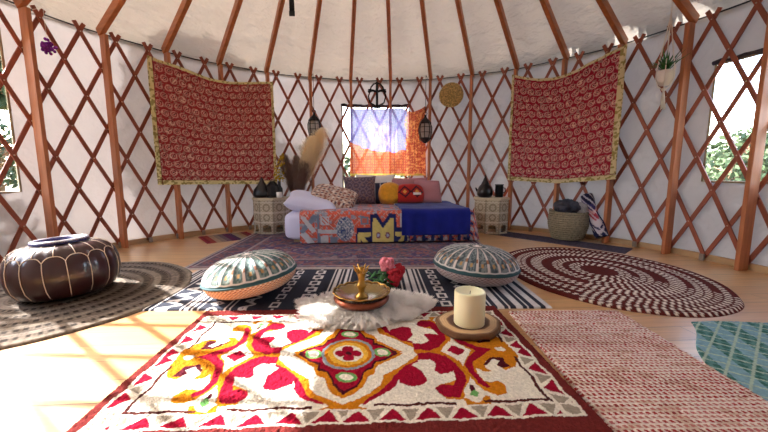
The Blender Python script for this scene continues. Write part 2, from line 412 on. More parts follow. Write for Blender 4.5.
# ------------------------------------------------------------------ rugs
POLY = [
    ('crimson', [(0.361, 0.025), (0.303, 0.069), (0.256, 0.103), (0.22, 0.136), (0.192, 0.187), (0.18, 0.229), (0.148, 0.272), (0.106, 0.3), (0.065, 0.32), (0.058, 0.289), (0.2, 0.1), (0.314, -0.002)]),
    ('orange', [(-0.12, -0.189), (0.345, -0.0), (0.286, 0.068), (0.232, 0.102), (0.178, 0.167), (0.152, 0.215), (0.124, 0.265), (0.071, 0.305), (0.048, 0.329), (0.078, 0.34), (0.058, 0.372), (0.027, 0.379), (-0.055, 0.375)]),
    ('cream', [(-0.12, -0.189), (0.319, -0.002), (0.273, 0.044), (0.207, 0.115), (0.14, 0.165), (0.126, 0.226), (0.093, 0.264), (0.051, 0.291), (-0.058, 0.352)]),
    ('orange', [(-0.12, -0.189), (0.231, 0.007), (0.153, 0.076), (0.124, 0.097), (0.11, 0.151), (0.079, 0.175), (0.064, 0.229), (0.036, 0.267), (0.003, 0.288), (-0.066, 0.285)]),
    ('dark', [(-0.12, -0.189), (0.209, 0.006), (0.15, 0.061), (0.113, 0.079), (0.107, 0.117), (0.072, 0.136), (0.055, 0.186), (0.046, 0.222), (0.029, 0.238), (0.002, 0.267), (-0.068, 0.264)]),
    ('crimson', [(-0.12, -0.189), (0.19, 0.009), (0.147, 0.051), (0.105, 0.067), (0.1, 0.103), (0.068, 0.129), (0.049, 0.18), (0.041, 0.21), (0.025, 0.227), (0.001, 0.249), (-0.07, 0.246)]),
    ('crimson', [(0.192, 0.181), (0.221, 0.129), (0.257, 0.096), (0.277, 0.125), (0.303, 0.16), (0.308, 0.192), (0.283, 0.228), (0.245, 0.237), (0.211, 0.218), (0.194, 0.205)]),
    ('orange', [(0.282, -0.003), (0.344, -0.031), (0.408, 0.003), (0.452, 0.065), (0.469, 0.141), (0.46, 0.212), (0.428, 0.286), (0.401, 0.314), (0.351, 0.305), (0.33, 0.275), (0.338, 0.048), (0.288, 0.045)]),
    ('cream', [(0.284, 0.068), (0.335, 0.063), (0.358, 0.094), (0.343, 0.142), (0.355, 0.163), (0.414, 0.146), (0.402, 0.203), (0.34, 0.23), (0.32, 0.253), (0.302, 0.234)]),
    ('crimson', [(0.288, 0.017), (0.346, 0.006), (0.4, 0.035), (0.435, 0.095), (0.447, 0.154), (0.442, 0.211), (0.416, 0.274), (0.398, 0.3), (0.353, 0.298), (0.33, 0.275), (0.324, 0.253), (0.34, 0.23), (0.37, 0.226), (0.391, 0.233), (0.402, 0.203), (0.414, 0.146), (0.387, 0.158), (0.355, 0.163), (0.343, 0.142), (0.358, 0.094), (0.335, 0.063), (0.284, 0.068)]),
    ('cream', [(0.388, -0.007), (0.498, -0.119), (0.536, 0.001), (0.448, 0.077)]),
    ('crimson', [(0.418, -0.005), (0.482, -0.063), (0.505, -0.001), (0.458, 0.044)]),
    ('orange', [(0.489, 0.055), (0.53, -0.008), (0.618, -0.094), (0.701, -0.09), (0.725, 0.018), (0.665, 0.137), (0.617, 0.155), (0.599, 0.12), (0.627, 0.092), (0.606, 0.061), (0.561, 0.089), (0.546, 0.131), (0.56, 0.159), (0.529, 0.158), (0.506, 0.129), (0.497, 0.183), (0.507, 0.221), (0.561, 0.217), (0.578, 0.248), (0.569, 0.287), (0.529, 0.296), (0.495, 0.272), (0.473, 0.231), (0.459, 0.181), (0.467, 0.113)]),
    ('crimson', [(0.493, 0.055), (0.551, -0.007), (0.623, -0.056), (0.679, -0.036), (0.575, 0.027), (0.508, 0.086), (0.494, 0.156), (0.501, 0.214), (0.525, 0.251), (0.507, 0.262), (0.48, 0.231), (0.47, 0.168), (0.471, 0.114)]),
    ('dark', [(0.546, 0.11), (0.585, 0.06), (0.638, 0.065), (0.637, 0.107), (0.649, 0.136), (0.609, 0.137), (0.598, 0.113), (0.619, 0.092), (0.592, 0.075), (0.555, 0.118)]),
    ('cream', [(0.462, 0.194), (0.423, 0.263), (0.42, 0.317), (0.463, 0.324), (0.489, 0.299), (0.473, 0.231)]),
    ('dark', [(0.451, 0.236), (0.463, 0.242), (0.462, 0.265), (0.448, 0.273), (0.444, 0.259)]),
    ('green', [(0.448, 0.273), (0.462, 0.265), (0.47, 0.288), (0.455, 0.308), (0.436, 0.295)]),
    ('orange', [(0.408, 0.301), (0.42, 0.309), (0.439, 0.333), (0.465, 0.327), (0.487, 0.297), (0.501, 0.3), (0.495, 0.331), (0.465, 0.366), (0.428, 0.368), (0.403, 0.341)]),
]
PC = dict(crimson='94102C', orange='C47818', cream='E6DECF', dark='4A1420', green='6FA860', grey='A09484', pinkbrown='8A3A34')
def c_main(U, V):
    a = np.abs(U+.004*np.sin(V*40)); b = np.abs(V+.003*np.sin(U*37)); a = a+.004*(vnoise(U, V, 60, 1)-.5); b = b+.004*(vnoise(U, V, 60, 2)-.5)
    C = np.empty(U.shape+(3,)); C[:] = L3(PC['cream'])
    for c, p in POLY:
        if not p: continue
        put(C, inpoly(a, b, p), PC[c])
    e = lambda x, y, rx, ry: ((a-x)/rx)**2+((b-y)/ry)**2 < 1
    put(C, e(.145, .005, .034, .03), PC['green']); put(C, e(.145, .005, .022, .019), PC['cream'])
    put(C, e(.0, .168, .04, .032), PC['green']); put(C, e(0, .168, .026, .02), PC['cream'])
    put(C, e(0, 0, .112, .122), '8E98A0'); put(C, e(0, 0, .1, .108), PC['orange']); put(C, e(0, 0, .084, .09), 'E0B040'); put(C, e(0, 0, .062, .066), PC['cream'])
    for x, y in ((.032, 0), (0, .034)): put(C, e(x, y, .024, .024), PC['crimson'])
    put(C, e(0, 0, .03, .03), PC['crimson']); put(C, e(0, 0, .012, .013), PC['dark'])
    put(C, e(.655, .0, .022, .018), PC['cream']); put(C, e(.60, -.03, .05, .035), PC['crimson'])
    # field line
    ln = ((b > .323) & (b < .335) & (((a > .1) & (a < .375)) | ((a > .47) & (a < .70)))) | ((a > .684) & (a < .696) & (b > .06) & (b < .334))
    put(C, ln, '4E2220')
    put(C, (b > .342) | (a > .704), PC['cream'])
    # triangle border
    def tri(s, t, per, lo, hi, off):
        k = ((s+off) % per)/per; h = (t-lo)/(hi-lo)
        ins = (h > .06) & (h < .94); up = ins & (np.abs(k-.5)*2 < (h*.80)); dn = ins & ((1-np.abs(k-.5)*2) < (1-h)*.55)
        return up, dn
    up, dn = tri(a, b, .113, .345, .402, .01); m = (a < .70); put(C, up & m, PC['crimson']); put(C, dn & m, PC['grey'])
    up, dn = tri(b, a, .118, .707, .764, .03); m = (b < .345); put(C, up & m, PC['crimson']); put(C, dn & m, PC['grey'])
    put(C, (a > .712) & (b > .352) & (a < .76) & (b < .398) & (np.abs((a-.712)/.048-(b-.352)/.046) < .55), PC['grey'])
    put(C, (b > .408) | (a > .772), '6E2A28')
    return soft_noise(C, U, V, .1, 120)
o = rug('rug', -.117, -.859, 1.63, .965, 1.8, 560, 320, c_main, M['vshag'], 0, .020, 'large tufted wool rug with crimson and orange scroll medallion on cream, in the foreground', rough=.0035)
o.name = 'tufted_rug'
z = MB()
def fringe(name, par, pts, m, ln=.03, dirv=(0, -1)):
    b = MB()
    for (x, y) in pts:
        j = random.uniform(-.004, .004); b.tube([(x, y, .012), (x+dirv[0]*ln*.5+j, y+dirv[1]*ln*.5, .006), (x+dirv[0]*ln+2*j, y+dirv[1]*ln, .004)], [.002, .003, .0035], 5)
    return b.build(name, m, par)

def c_kilim(U, V):
    C = np.empty(U.shape+(3,)); navy = L3('31343F'); wh = L3('CDC8C6'); C[:] = navy
    bands = [(0, .03, 'w'), (.05, .062, 'w'), (.075, .095, 'w'), (.105, .115, 'w'), (.14, .15, 'w'), (.17, .29, 'z'), (.31, .32, 'w'), (.335, .36, 'w'), (.375, .385, 'w'), (.41, .42, 'w'), (.44, .54, 'd'), (.56, .57, 'w'), (.59, .6, 'w'), (.64, .72, 'z'),
             (.80, .87, 'c'), (.95, 1.04, 'c'), (1.10, 1.11, 'w'), (1.125, 1.15, 'w'), (1.165, 1.175, 'w'), (1.195, 1.215, 'w'), (1.23, 1.24, 'w'), (1.30, 1.38, 'd'), (1.44, 1.52, 'c'),
             (1.60, 1.61, 'w'), (1.63, 1.655, 'w'), (1.67, 1.70, 'w'), (1.715, 1.73, 'w'), (1.75, 1.76, 'w'), (1.80, 1.88, 'c'), (1.94, 2.02, 'd'), (2.06, 2.075, 'w'), (2.09, 2.10, 'w'), (2.13, 2.17, 'w'), (2.19, 2.20, 'w'), (2.235, 2.275, 'w'), (2.30, 2.31, 'w'), (2.34, 2.38, 'w'), (2.41, 2.45, 'w')]
    x = U+1.225
    for a, b, t in bands:
        m = (x >= a) & (x < b); k = (x-a)/(b-a)
        if t == 'w': C[m] = wh
        elif t == 'z':
            q = (V % .11)/.11; s = m & (np.abs(np.abs(q-.5)*2-k) < .2); C[s] = wh; C[m & (np.abs(k-.5) < .12) & (np.abs(q-.5) < .18)] = wh
        elif t == 'd':
            q = (V % .09)/.09; d = np.abs(k-.5)+np.abs(q-.5); C[m & (d < .42) & (d > .24)] = wh; C[m & (d < .1)] = wh
        else:
            q = (V % .13)/.13; r = np.maximum(np.abs(k-.5)*1.5, np.abs(q-.4)*2); C[m & (r < .62) & (r > .34)] = wh; C[m & (np.abs(k-.5) < .12) & (np.abs(q-.9) < .07)] = wh
    return soft_noise(C, U, V, .12, 150)
o = rug('kilim_rug', -.205, .045, 2.45, .80, 0, 500, 170, c_kilim, M['vrug'], 0, .009, 'dark navy flatweave rug with white stripes and chain motifs under the two floor cushions')

def c_persian(U, V):
    C = np.empty(U.shape+(3,)); C[:] = L3('68565E')
    n1 = vnoise(U, V, 9, 11); n2 = vnoise(U, V, 23, 12); n3 = vnoise(U, V, 50, 13)
    C[n1 > .62] = L3('5A4A68'); C[n2 > .66] = L3('8A5C5C'); C[n3 > .7] = L3('54586A'); C[(n2 < .2)] = L3('85787C')
    q = np.abs(((U*5) % 1)-.5)+np.abs(((V*5) % 1)-.5); C[(q > .42) & (q < .5)] = L3('8C6A6E'); C[q < .12] = L3('48506A')
    ed = np.minimum(np.minimum(U+1.37, 1.37-U), np.minimum(V+.86, .86-V)); C[(ed < .30)] *= .86; C[(ed < .31) & (ed > .28)] = L3('9A8A8A'); C[(ed < .08) & (ed > .06)] = L3('9A8A8A'); C[ed < .035] = L3('A79A94')
    return soft_noise(C, U, V, .15, 60)
o = rug('persian_rug', -.22, 1.33, 2.74, 1.72, 0, 420, 260, c_persian, M['vrug'], 0, .008, 'large faded purple and rose oriental rug lying under the bed')

def round_mesh(name, cx, cy, rx, ry, rot, colf, m, thick, ridge, label, wob=0, nr=90, na=540):
    r = np.linspace(0, 1, nr); a = np.linspace(0, 2*PI, na, endpoint=False); A, Rr = np.meshgrid(a, r, indexing='ij')
    w = 1+wob*np.sin(A*5+1)+wob*.6*np.sin(A*11)
    X = rx*Rr*np.cos(A)*w; Y = ry*Rr*np.sin(A)*w; Z = thick+ridge*np.abs(np.sin(Rr*PI*22)) ; Z[:, -1] = 0; Z[:, -2] = thick*.8
    C = colf(A, Rr, X, Y); v = np.stack([X.ravel(), Y.ravel(), Z.ravel()], 1)
    o = mesh_obj(name, v, grid_faces(na, nr, wrap=True), m, None, True, (cx, cy, 0), cols=C.reshape(-1, 3)); o.rotation_euler = (0, 0, rad(rot)); return tag(o, label, 'rug')
def c_braid(A, Rr, X, Y):
    C = np.empty(A.shape+(3,)); dk = L3('5A2420'); cr = L3('E2D4C4'); C[:] = dk
    nring = 18; k = np.floor(Rr*nring).astype(int); fr = Rr*nring-k
    kind = [0, 0, 0, 1, 1, 0, 1, 1, 0, 0, 1, 1, 0, 1, 1, 0, 1, 0]
    cnt = np.array([8, 8, 12, 20, 26, 30, 36, 44, 48, 52, 60, 66, 70, 78, 84, 90, 96, 100]); kd = np.array(kind)
    kk = np.clip(k, 0, 17); ph = (A/(2*PI)*cnt[kk]+fr*.45+kk*.37) % 1
    bright = (np.sin(A+.25)*.5+.5)
    m = (kd[kk] == 1) & (ph < .46) & (fr > .10) & (fr < .94); C[m] = cr
    # rows at the near side are braided with wider cream strips
    m2 = (kd[kk] == 0) & (ph < .38) & (fr > .15) & (fr < .9) & (np.cos(A-4.7) > .70) & (kk > 2); C[m2] = cr
    return C*(1+.1*(vnoise(X, Y, 60, 4)-.5))[..., None]
round_mesh('braided_rug', 1.745, .35, .71, .845, 0, c_braid, M['vrug'], .014, .004, 'round dark brown and cream braided rug on the right side of the floor', .004)
def c_jute(A, Rr, X, Y):
    C = np.empty(A.shape+(3,)); C[:] = L3('70645A'); k = np.floor(Rr*15).astype(int); fr = Rr*15-k; ph = (A/(2*PI)*(k*8+8)+k*.4) % 1
    n = vnoise(X, Y, 45, 14)
    C[(k % 2 == 1)] = L3('62564C'); C[(k % 4 == 2)] = L3('7A6E62')
    holes = (k % 2 == 1) & (np.abs(ph-.5) < .26) & (fr > .2) & (fr < .85); C[holes] = L3('2E2620')
    C[(fr < .14)] *= .6; C[(np.sin(A*(k*22+30)) > .5) & ~holes] *= .8
    return C*(1+.5*(n-.5))[..., None]
round_mesh('jute_rug', -2.06, -.09, .78, .79, 0, c_jute, M['vrug'], .010, .005, 'round grey-brown crocheted jute rug under the leather pouf', .006)

def c_chindi(U, V):
    C = np.empty(U.shape+(3,)); C[:] = L3('D6BFB6'); row = np.floor(V/.019).astype(int); fr = V/.019-row
    ph = ((U+.006*fr+.5*row*.021*.5+.004*np.sin(row*1.7))/.021) % 1
    rc = np.random.default_rng(4).random(200)[row % 200]; x = vnoise(U*.35, V, 50, 21)
    m = (ph < .55) & (fr > .12) & (fr < .8); red = L3('A03230'); C[m] = red
    C[m & (x > .66)] = L3('8E3A38'); C[m & (x < .3)] = L3('B8686A'); C[m & (rc > .8)] = L3('B5706A'); C[~m & (fr > .5)] = L3('E6DACE'); C[~m & (x > .7)] = L3('CDB4A2')
    return C
o = rug('chindi_rug', 1.035, -.87, .62, .94, 0, 330, 400, c_chindi, M['vrug'], 0, .010, 'woven rag rug with red and cream flecks beside the large tufted rug', rough=.003, shear=.03)
def c_teal(U, V):
    C = np.empty(U.shape+(3,)); C[:] = L3('7FA6B4'); d1 = (U*.8+V)/.1; g = np.abs(((U*1.0-V*.35)/.16) % 1-.5) < .26
    q = (U/.11+V/.09); p = (U/.11-V/.09); C[g] = L3('5A8A86'); C[g & (np.sin(U*120)*np.sin(V*110) > .1)] = L3('3C6C64')
    C[(np.abs((q % 1)-.5) < .07) | (np.abs((p % 1)-.5) < .07)] = L3('A9BFAE')
    return soft_noise(C, U, V, .15, 140)
def teal():
    a = np.array([1.645, -.55]); du = np.array([1.0, -.02]); dv = np.array([-.62, -.785]); n, m = 200, 180
    s = np.linspace(0, .8, n); t = np.linspace(0, .9, m); Sx, T = np.meshgrid(s, t, indexing='ij')
    X = a[0]+du[0]*Sx+dv[0]*T+.012*np.sin(T*14); Y = a[1]+du[1]*Sx+dv[1]*T+.01*np.sin(Sx*11); Z = .004+.003*vnoise(X, Y, 200, 3); Z[0, :] = Z[-1, :] = Z[:, 0] = Z[:, -1] = 0
    keep = np.ones_like(X, bool)
    o = sheet_mesh('teal_rug', X, Y, Z, c_teal(X, Y), M['vrug']); tag(o, 'teal blue and green trellis patterned mat at the right edge of the floor', 'rug')
teal()
def c_mat(U, V):
    C = np.empty(U.shape+(3,)); C[:] = L3('4C4654'); C[np.abs(V) > .145] = L3('5E5660'); return soft_noise(C, U, V, .3, 70)
d = Vector((.87, -.97)).normalized(); st = Vector((1.42, 2.02)); ln = 1.45; nrm = Vector((-d.y, d.x)); mid = st+d*ln/2+nrm*.165
rug('runner_rug', mid.x, mid.y, ln, .33, math.degrees(math.atan2(d.y, d.x)), 200, 60, c_mat, M['vrug'], 0, .007, 'narrow dark grey runner along the right wall under the wicker basket')
def c_stripe(U, V):
    C = np.empty(U.shape+(3,)); cols = ['7C2A34', '8E4038', 'A99078', '8C7C72', '6B5A62', '5A2A4C', '4A3050', '9A8A72', 'A08060', '7A3A38', '8A2C34']
    k = np.clip(((U+.3)/.6*11).astype(int), 0, 10)
    for i, c in enumerate(cols): C[k == i] = L3(c)
    return soft_noise(C, U, V, .15, 90)
rug('striped_rug', -1.80, 1.86, .58, .50, 38+0, 120, 100, c_stripe, M['vrug'], 0, .007, 'small striped red, purple and tan rug below the left red tapestry')

# sheepskin with bowl, flowers
def fur_rug():
    n = 72; pts = []
    base = MB(); out = []
    for i in range(n):
        a = 2*PI*i/n; rx = .375*(1+.10*sin(3*a+.6)+.06*sin(5*a+2)); ry = .27*(1+.12*sin(2*a+1)+.08*sin(7*a))
        out.append((rx*cos(a), ry*sin(a)))
    vs = []; fs = []; K = 8
    for k in range(K+1):
        t = k/K
        for (x, y) in out: vs.append((x*t, y*t, .012+.016*(1-t**3)))
    for k in range(K):
        for i in range(n): fs.append((k*n+i, k*n+(i+1) % n, (k+1)*n+(i+1) % n, (k+1)*n+i))
    root = mesh_obj('sheepskin', vs, fs, M['fur'], smooth=True, loc=(-.075, -.395, .012)); root.rotation_euler = (0, 0, rad(8))
    N = 36000; th = RNG.random(N)*2*PI; rr = np.sqrt(RNG.random(N))*1.0; idx = (th/(2*PI)*n).astype(int) % n; O = np.array(out)
    px = O[idx, 0]*rr; py = O[idx, 1]*rr; pz = .02+.012*(1-rr**3)
    cl = vnoise(px+1, py+1, 22, 31)*2*PI*1.5
    L = .024+.018*RNG.random(N)
    dx = .55*np.cos(cl)+.5*np.cos(th)*rr**2+.25*RNG.normal(size=N); dy = .55*np.sin(cl)+.5*np.sin(th)*rr**2-.15+.25*RNG.normal(size=N); dz = .30+.35*RNG.random(N)
    nn = np.sqrt(dx*dx+dy*dy+dz*dz); dx, dy, dz = dx/nn, dy/nn, dz/nn
    wv = .0011; wx, wy = -dy, dx; wn = np.sqrt(wx*wx+wy*wy)+1e-6; wx, wy = wx/wn*wv, wy/wn*wv
    P0 = np.stack([px-wx, py-wy, pz-.01], 1); P1 = np.stack([px+wx, py+wy, pz-.01], 1)
    P2 = np.stack([px+dx*L*.6+wx*.8, py+dy*L*.6+wy*.8, pz+dz*L*.6], 1); P3 = np.stack([px+dx*L*.6-wx*.8, py+dy*L*.6-wy*.8, pz+dz*L*.6], 1)
    P4 = np.stack([px+dx*L*1.1, py+dy*L*1.1, pz+dz*L*.75], 1)
    V = np.concatenate([P0, P1, P2, P3, P4]); i = np.arange(N)
    F = np.concatenate([np.stack([i, i+N, i+2*N], 1), np.stack([i, i+2*N, i+3*N], 1), np.stack([i+3*N, i+2*N, i+4*N], 1)])
    p = mesh_obj('pile', V, F, M['fur'], root, True); p['kind'] = 'stuff'
    tag(root, 'fluffy white sheepskin lying over the edge of the tufted rug, under the brass bowl', 'sheepskin')
fur_rug()

def bowl():
    e = empty('footed_bowl', (-.083, -.385, .038), 0, 'copper bowl with scalloped brass tray and tall brass incense holder, on the white sheepskin', 'bowl')
    b = MB(); b.lathe([(.0, 0), (.09, .0), (.10, .008), (.135, .022), (.152, .04), (.155, .052), (.146, .064), (.14, .066), (.142, .05), (.09, .02), (0, .015)], 48); b.build('copper_body', M['copper'], e)
    sc = lambda a, r, z: (r*(1+(.035*abs(sin(a*8)) if r > .12 else 0)), z+(.006*abs(sin(a*8)) if r > .12 else 0))
    b = MB(); b.lathe([(0, .048), (.06, .048), (.10, .056), (.128, .072), (.152, .082), (.153, .085), (.128, .077), (.10, .061), (.06, .053), (0, .052)], 96, fx=sc); b.build('scalloped_tray', M['silver'], e)
    b = MB(); b.tube([(.153*cos(2*PI*i/96)*(1+.035*abs(sin(2*PI*i/96*8))), .153*sin(2*PI*i/96)*(1+.035*abs(sin(2*PI*i/96*8))), .0845+.006*abs(sin(2*PI*i/96*8))) for i in range(96)], .0035, 6, closed=True); b.build('tray_rim', M['brass'], e)
    b = MB(); b.lathe([(0, .05), (.036, .052), (.038, .058), (.022, .066), (.016, .085), (.02, .10), (.028, .112), (.03, .12), (.022, .13), (.018, .15), (.02, .17), (.026, .185), (.024, .195), (.020, .2), (.0, .198)], 32)
    b.build('incense_holder', M['brass'], e)
    b = MB()
    for k in range(6):
        a = k*PI/3; c, s = cos(a), sin(a)
        b.tube([(.02*c, .02*s, .19), (.032*c, .032*s, .205), (.036*c, .036*s, .222), (.046*c, .046*s, .232)], [.006, .007, .005, .002], 6)
    b.lathe([(0, .19), (.017, .192), (.014, .205), (.018, .22), (.0, .224)], 20); b.build('crown_top', M['brass'], e)
    b = MB()
    for k in range(4): b.tube([(.004*k-.006, 0, .2), (.012*k-.02, .003*k, .29)], .0011, 4)
    b.build('incense_stick', M['wick'], e)
bowl()

def bouquet():
    e = empty('flower_bouquet', (.105, -.02, .012), 0, 'small bunch of pink and deep red flowers lying behind the brass bowl', 'flowers'); e.location = (.12, -.0, .012)
    def rose(name, c, r, m, layers):
        b = MB(); c = Vector(c)*1.2; r *= 1.15
        for k in range(60):
            d = Vector((random.gauss(0, 1), random.gauss(0, 1), random.gauss(0, 1))).normalized(); rot = d.to_track_quat('X', 'Z').to_matrix() @ Matrix.Rotation(random.uniform(-.6, .6), 3, 'Y')
            b.ball(c+d*r*random.uniform(.5, .8), r*.34, 7, 5, (.35, .9, .8), rot)
        b.ball(c, r*.6, 10, 7)
        return b.build(name, m, e)
    rose('pink_blossom', (-.045, .02, .125), .056, M['petalpink'], 4)
    rose('red_blossom', (.0, -.02, .07), .056, M['petalred'], 4); rose('red_blossom', (.03, .04, .085), .046, M['petalred'], 4); rose('red_blossom', (-.0, -.03, .04), .034, M['petalred'], 3)
    b = MB()
    for k in range(60):
        a = RNG.uniform(0, 2*PI); r = RNG.uniform(.01, .07); z = RNG.uniform(.015, .1); rot = Matrix.Rotation(a, 3, 'Z') @ Matrix.Rotation(RNG.uniform(-.9, .9), 3, 'Y')
        b.ball((-.085+r*1.3*cos(a), r*1.1*sin(a), z*.95), .032, 6, 5, (1, .5, .12), rot)
    b.build('foliage', M['leaf'], e)
    b = MB(); b.tube([(-.03, 0, .1), (-.02, .03, .03), (.0, .09, .008)], .003, 5); b.tube([(.03, 0, .06), (.02, .04, .02), (.01, .1, .008)], .003, 5); b.build('stem', M['leaf'], e)
bouquet()

def candle():
    # wood slice
    e = empty('wood_slice', (.455, -.622, .021), 0, 'round slice of tree trunk with bark edge under the candle', 'wood slice')
    na, nr = 96, 24; w = lambda a: 1+.035*sin(a*2+.5)+.02*sin(a*5)+.012*sin(a*11+1)
    A, Q = np.meshgrid(np.linspace(0, 2*PI, na, endpoint=False), np.linspace(0, 1, nr), indexing='ij')
    W = 1+.035*np.sin(A*2+.5)+.02*np.sin(A*5)+.012*np.sin(A*11+1); rr = .146*W*Q; X = rr*np.cos(A); Y = rr*np.sin(A); Z = np.full_like(X, .03)
    C = np.empty(X.shape+(3,)); C[:] = L3('C9A67C'); C[Q < .68] = L3('5E4030'); C[(Q > .66) & (Q < .70)] = L3('8A6446'); C[Q > .95] = L3('8A6A4C'); C *= (1+.12*np.sin(Q*70+np.sin(A*3)))[..., None]
    v = np.stack([X.ravel(), Y.ravel(), Z.ravel()], 1); mesh_obj('cut_face', v, grid_faces(na, nr, wrap=True), M['vwood'], e, True, cols=C.reshape(-1, 3))
    b = MB(); b.lathe([(.146, .0305), (.154, .027), (.157, .012), (.150, 0), (.0, 0)], 96, fx=lambda a, r, z: (r*w(a)*(1+(.012*sin(a*31) if .001 < z < .03 else 0)), z)); b.build('bark', M['bark'], e)
    c = empty('pillar_candle', (.452, -.645, .0515), 0, 'thick ivory pillar candle standing on the wood slice', 'candle')
    b = MB(); b.lathe([(0, 0), (.070, 0), (.073, .004), (.0735, .155), (.072, .162), (.068, .164), (.063, .160), (.055, .150), (.0, .147)], 64); b.build('wax', M['wax'], c)
    b = MB(); b.tube([(0, 0, .146), (.001, 0, .155), (.003, .001, .162)], .0015, 5); b.build('wick', M['wick'], c)
candle()

# floor cushions
def cushion(name, x, y, r, h, z0, kind, label, tilt=0.):
    na, nt = 320, 90
    A, T = np.meshgrid(np.linspace(0, 2*PI, na, endpoint=False), np.linspace(0, 1, nt), indexing='ij')
    # profile: T 0 bottom centre -> .5 seam -> 1 top centre
    ph = (T-.5)*PI; rr = r*np.abs(np.cos(ph))**np.where(T > .5, .74, .5); Z = np.where(T > .5, h*.44+h*.56*np.abs(np.sin(ph))**1.02, h*.44*(1-np.abs(np.sin(ph))**1.05))
    puck = np.cos(A*24)*.005*np.sin(np.clip(ph, 0, PI/2)*2); Z = Z+np.where(T > .5, puck, 0); Z = np.maximum(Z, 0)
    rn = rr/r; C = np.empty(A.shape+(3,))
    q = (A/(2*PI)*24) % 1; sp = np.abs(q-.5)*2
    top = T > .5
    panel = L3('4E6260') if kind == 'L' else L3('4E595C'); stripe = L3('CFC4BC')
    C[:] = panel
    fl_ = vnoise(rn*np.cos(A)*r, rn*np.sin(A)*r, 110, 6); C[top & (fl_ > .55)] = L3('768680' if kind == 'L' else '7C8484'); C[top & (fl_ < .22)] = L3('3E5654' if kind == 'L' else '3C484E')
    C[top & (sp > .78)] = stripe; C[top & (sp > .72) & (sp < .78)] = L3('4A5560')
    C[top & (sp > .80) & (rn > .80) & (rn < .88)] = L3('9A6A50'); C[top & (sp < .22) & (rn > .86) & (rn < .93)] = L3('B08A5A')
    C[top & (rn < .24)] = L3('B9B4B0'); C[top & (rn < .20)] = panel*.8; C[top & (rn < .14)] = stripe; C[top & (rn < .06)] = L3('6A6A70')
    C[top & (rn > .985)] = L3('C8C4C0'); C[(T > .475) & (T < .55)] = L3('2E5054')
    lo = T <= .475
    if kind == 'L':
        C[lo] = L3('D2A07C'); d = ((A/(2*PI)*64+np.floor(T*38)*.5) % 1-.5)**2+((T*38) % 1-.5)**2; C[lo & (d < .09)] = L3('8A5040'); C[lo & (d > .3)] = L3('E4CDB4')
    else:
        C[lo] = L3('B0A09C'); d = ((A/(2*PI)*50+np.floor(T*30)*.5) % 1-.5)**2+((T*30) % 1-.5)**2; C[lo & (d < .12)] = L3('7E6266'); C[lo & (d > .32)] = L3('8C8C98')
    X = rr*np.cos(A); Y = rr*np.sin(A); v = np.stack([X.ravel(), Y.ravel(), Z.ravel()], 1)
    e = empty(name, (x, y, z0+r*sin(abs(tilt))*.62), 0, label, 'floor cushion', 'round floor cushions'); e.rotation_euler = (0, -tilt, 0)
    mesh_obj('cover', v, grid_faces(na, nt, wrap=True), M['vcloth'], e, True, cols=C.reshape(-1, 3))
    b = MB(); b.tube([((r+.002)*cos(2*PI*i/80), (r+.002)*sin(2*PI*i/80), h*.45) for i in range(80)], .006, 6, closed=True); b.build('piping', mat('teal_piping', '2C4E54', .9) if 'teal_piping' not in bpy.data.materials else bpy.data.materials['teal_piping'], e)
    b = MB(); b.ball((0, 0, h+.002), .014, 12, 6, (1, 1, .5)); b.build('button', M['white'], e)
cushion('floor_cushion', -.785, -.105, .282, .235, .010, 'L', 'round green-grey spoked floor cushion with orange underside, left of the brass bowl', rad(8))
cushion('floor_cushion', .70, .135, .295, .24, .010, 'R', 'round blue-grey spoked floor cushion with pinkish underside, right of the flowers', rad(-3))

def pouf():
    e = empty('leather_pouf', (-1.965, -.085, .014), 0, 'dark brown leather pouf with cream stitching, on the round jute rug', 'pouf')
    r, h = .290, .325; e.scale = (.96, .96, 1); e.rotation_euler = (0, -rad(3.5), 0); e.location.z += .012
    prof = [(0, 0), (.20, 0), (.245, .02), (.278, .07), (.290, .13), (.288, .19), (.272, .245), (.24, .285), (.20, .308), (.15, .318), (.135, .316)]
    fx = lambda a, q, z: (q*(1-.022*abs(cos(a*8))**6*(z > .01)), z)
    b = MB(); b.lathe(prof, 128, fx=fx); b.build('leather_cover', M['leather'], e)
    b = MB(); b.lathe([(.138, .312), (.148, .322), (.146, .336), (.132, .342), (.118, .336), (.110, .322), (.085, .312), (.05, .309), (0, .308)], 96); o = b.build('recessed_top', M['leatherblue'], e)
    b = MB(); b.tube([(.136*cos(2*PI*i/72), .136*sin(2*PI*i/72), .334) for i in range(72)], [.0105]*72, 8, closed=True); b.build('rolled_rim', M['rimshine'], e)
    def P(t):  # radius/height along the side, t = z
        for i in range(len(prof)-1):
            if prof[i][1] <= t <= prof[i+1][1] and prof[i+1][1] > prof[i][1]:
                f = (t-prof[i][1])/(prof[i+1][1]-prof[i][1]); return prof[i][0]+f*(prof[i+1][0]-prof[i][0])
        return .14
    b = MB()
    for k in range(16):
        a = 2*PI*k/16; zz = [.012+.225*i/12 for i in range(13)]
        b.tube([((P(z)*.982+.002)*cos(a), (P(z)*.982+.002)*sin(a), z) for z in zz], .0024, 5)
        pts = []
        for i in range(13):
            u = i/12; aa = a+2*PI/16*u; z = .237+.030*(1-abs(2*u-1)**3); q = P(z)*(.983+.016*(1-abs(2*u-1)**2))+.002; pts.append((q*cos(aa), q*sin(aa), z))
        b.tube(pts, .0024, 5)
        am = a+PI/16; b.tube([((P(z)+.002)*cos(am), (P(z)+.002)*sin(am), z+.001) for z in (.267, .28, .292, .303, .312, .316)], .0022, 5)
    b.build('stitching', M['thread'], e)
pouf()

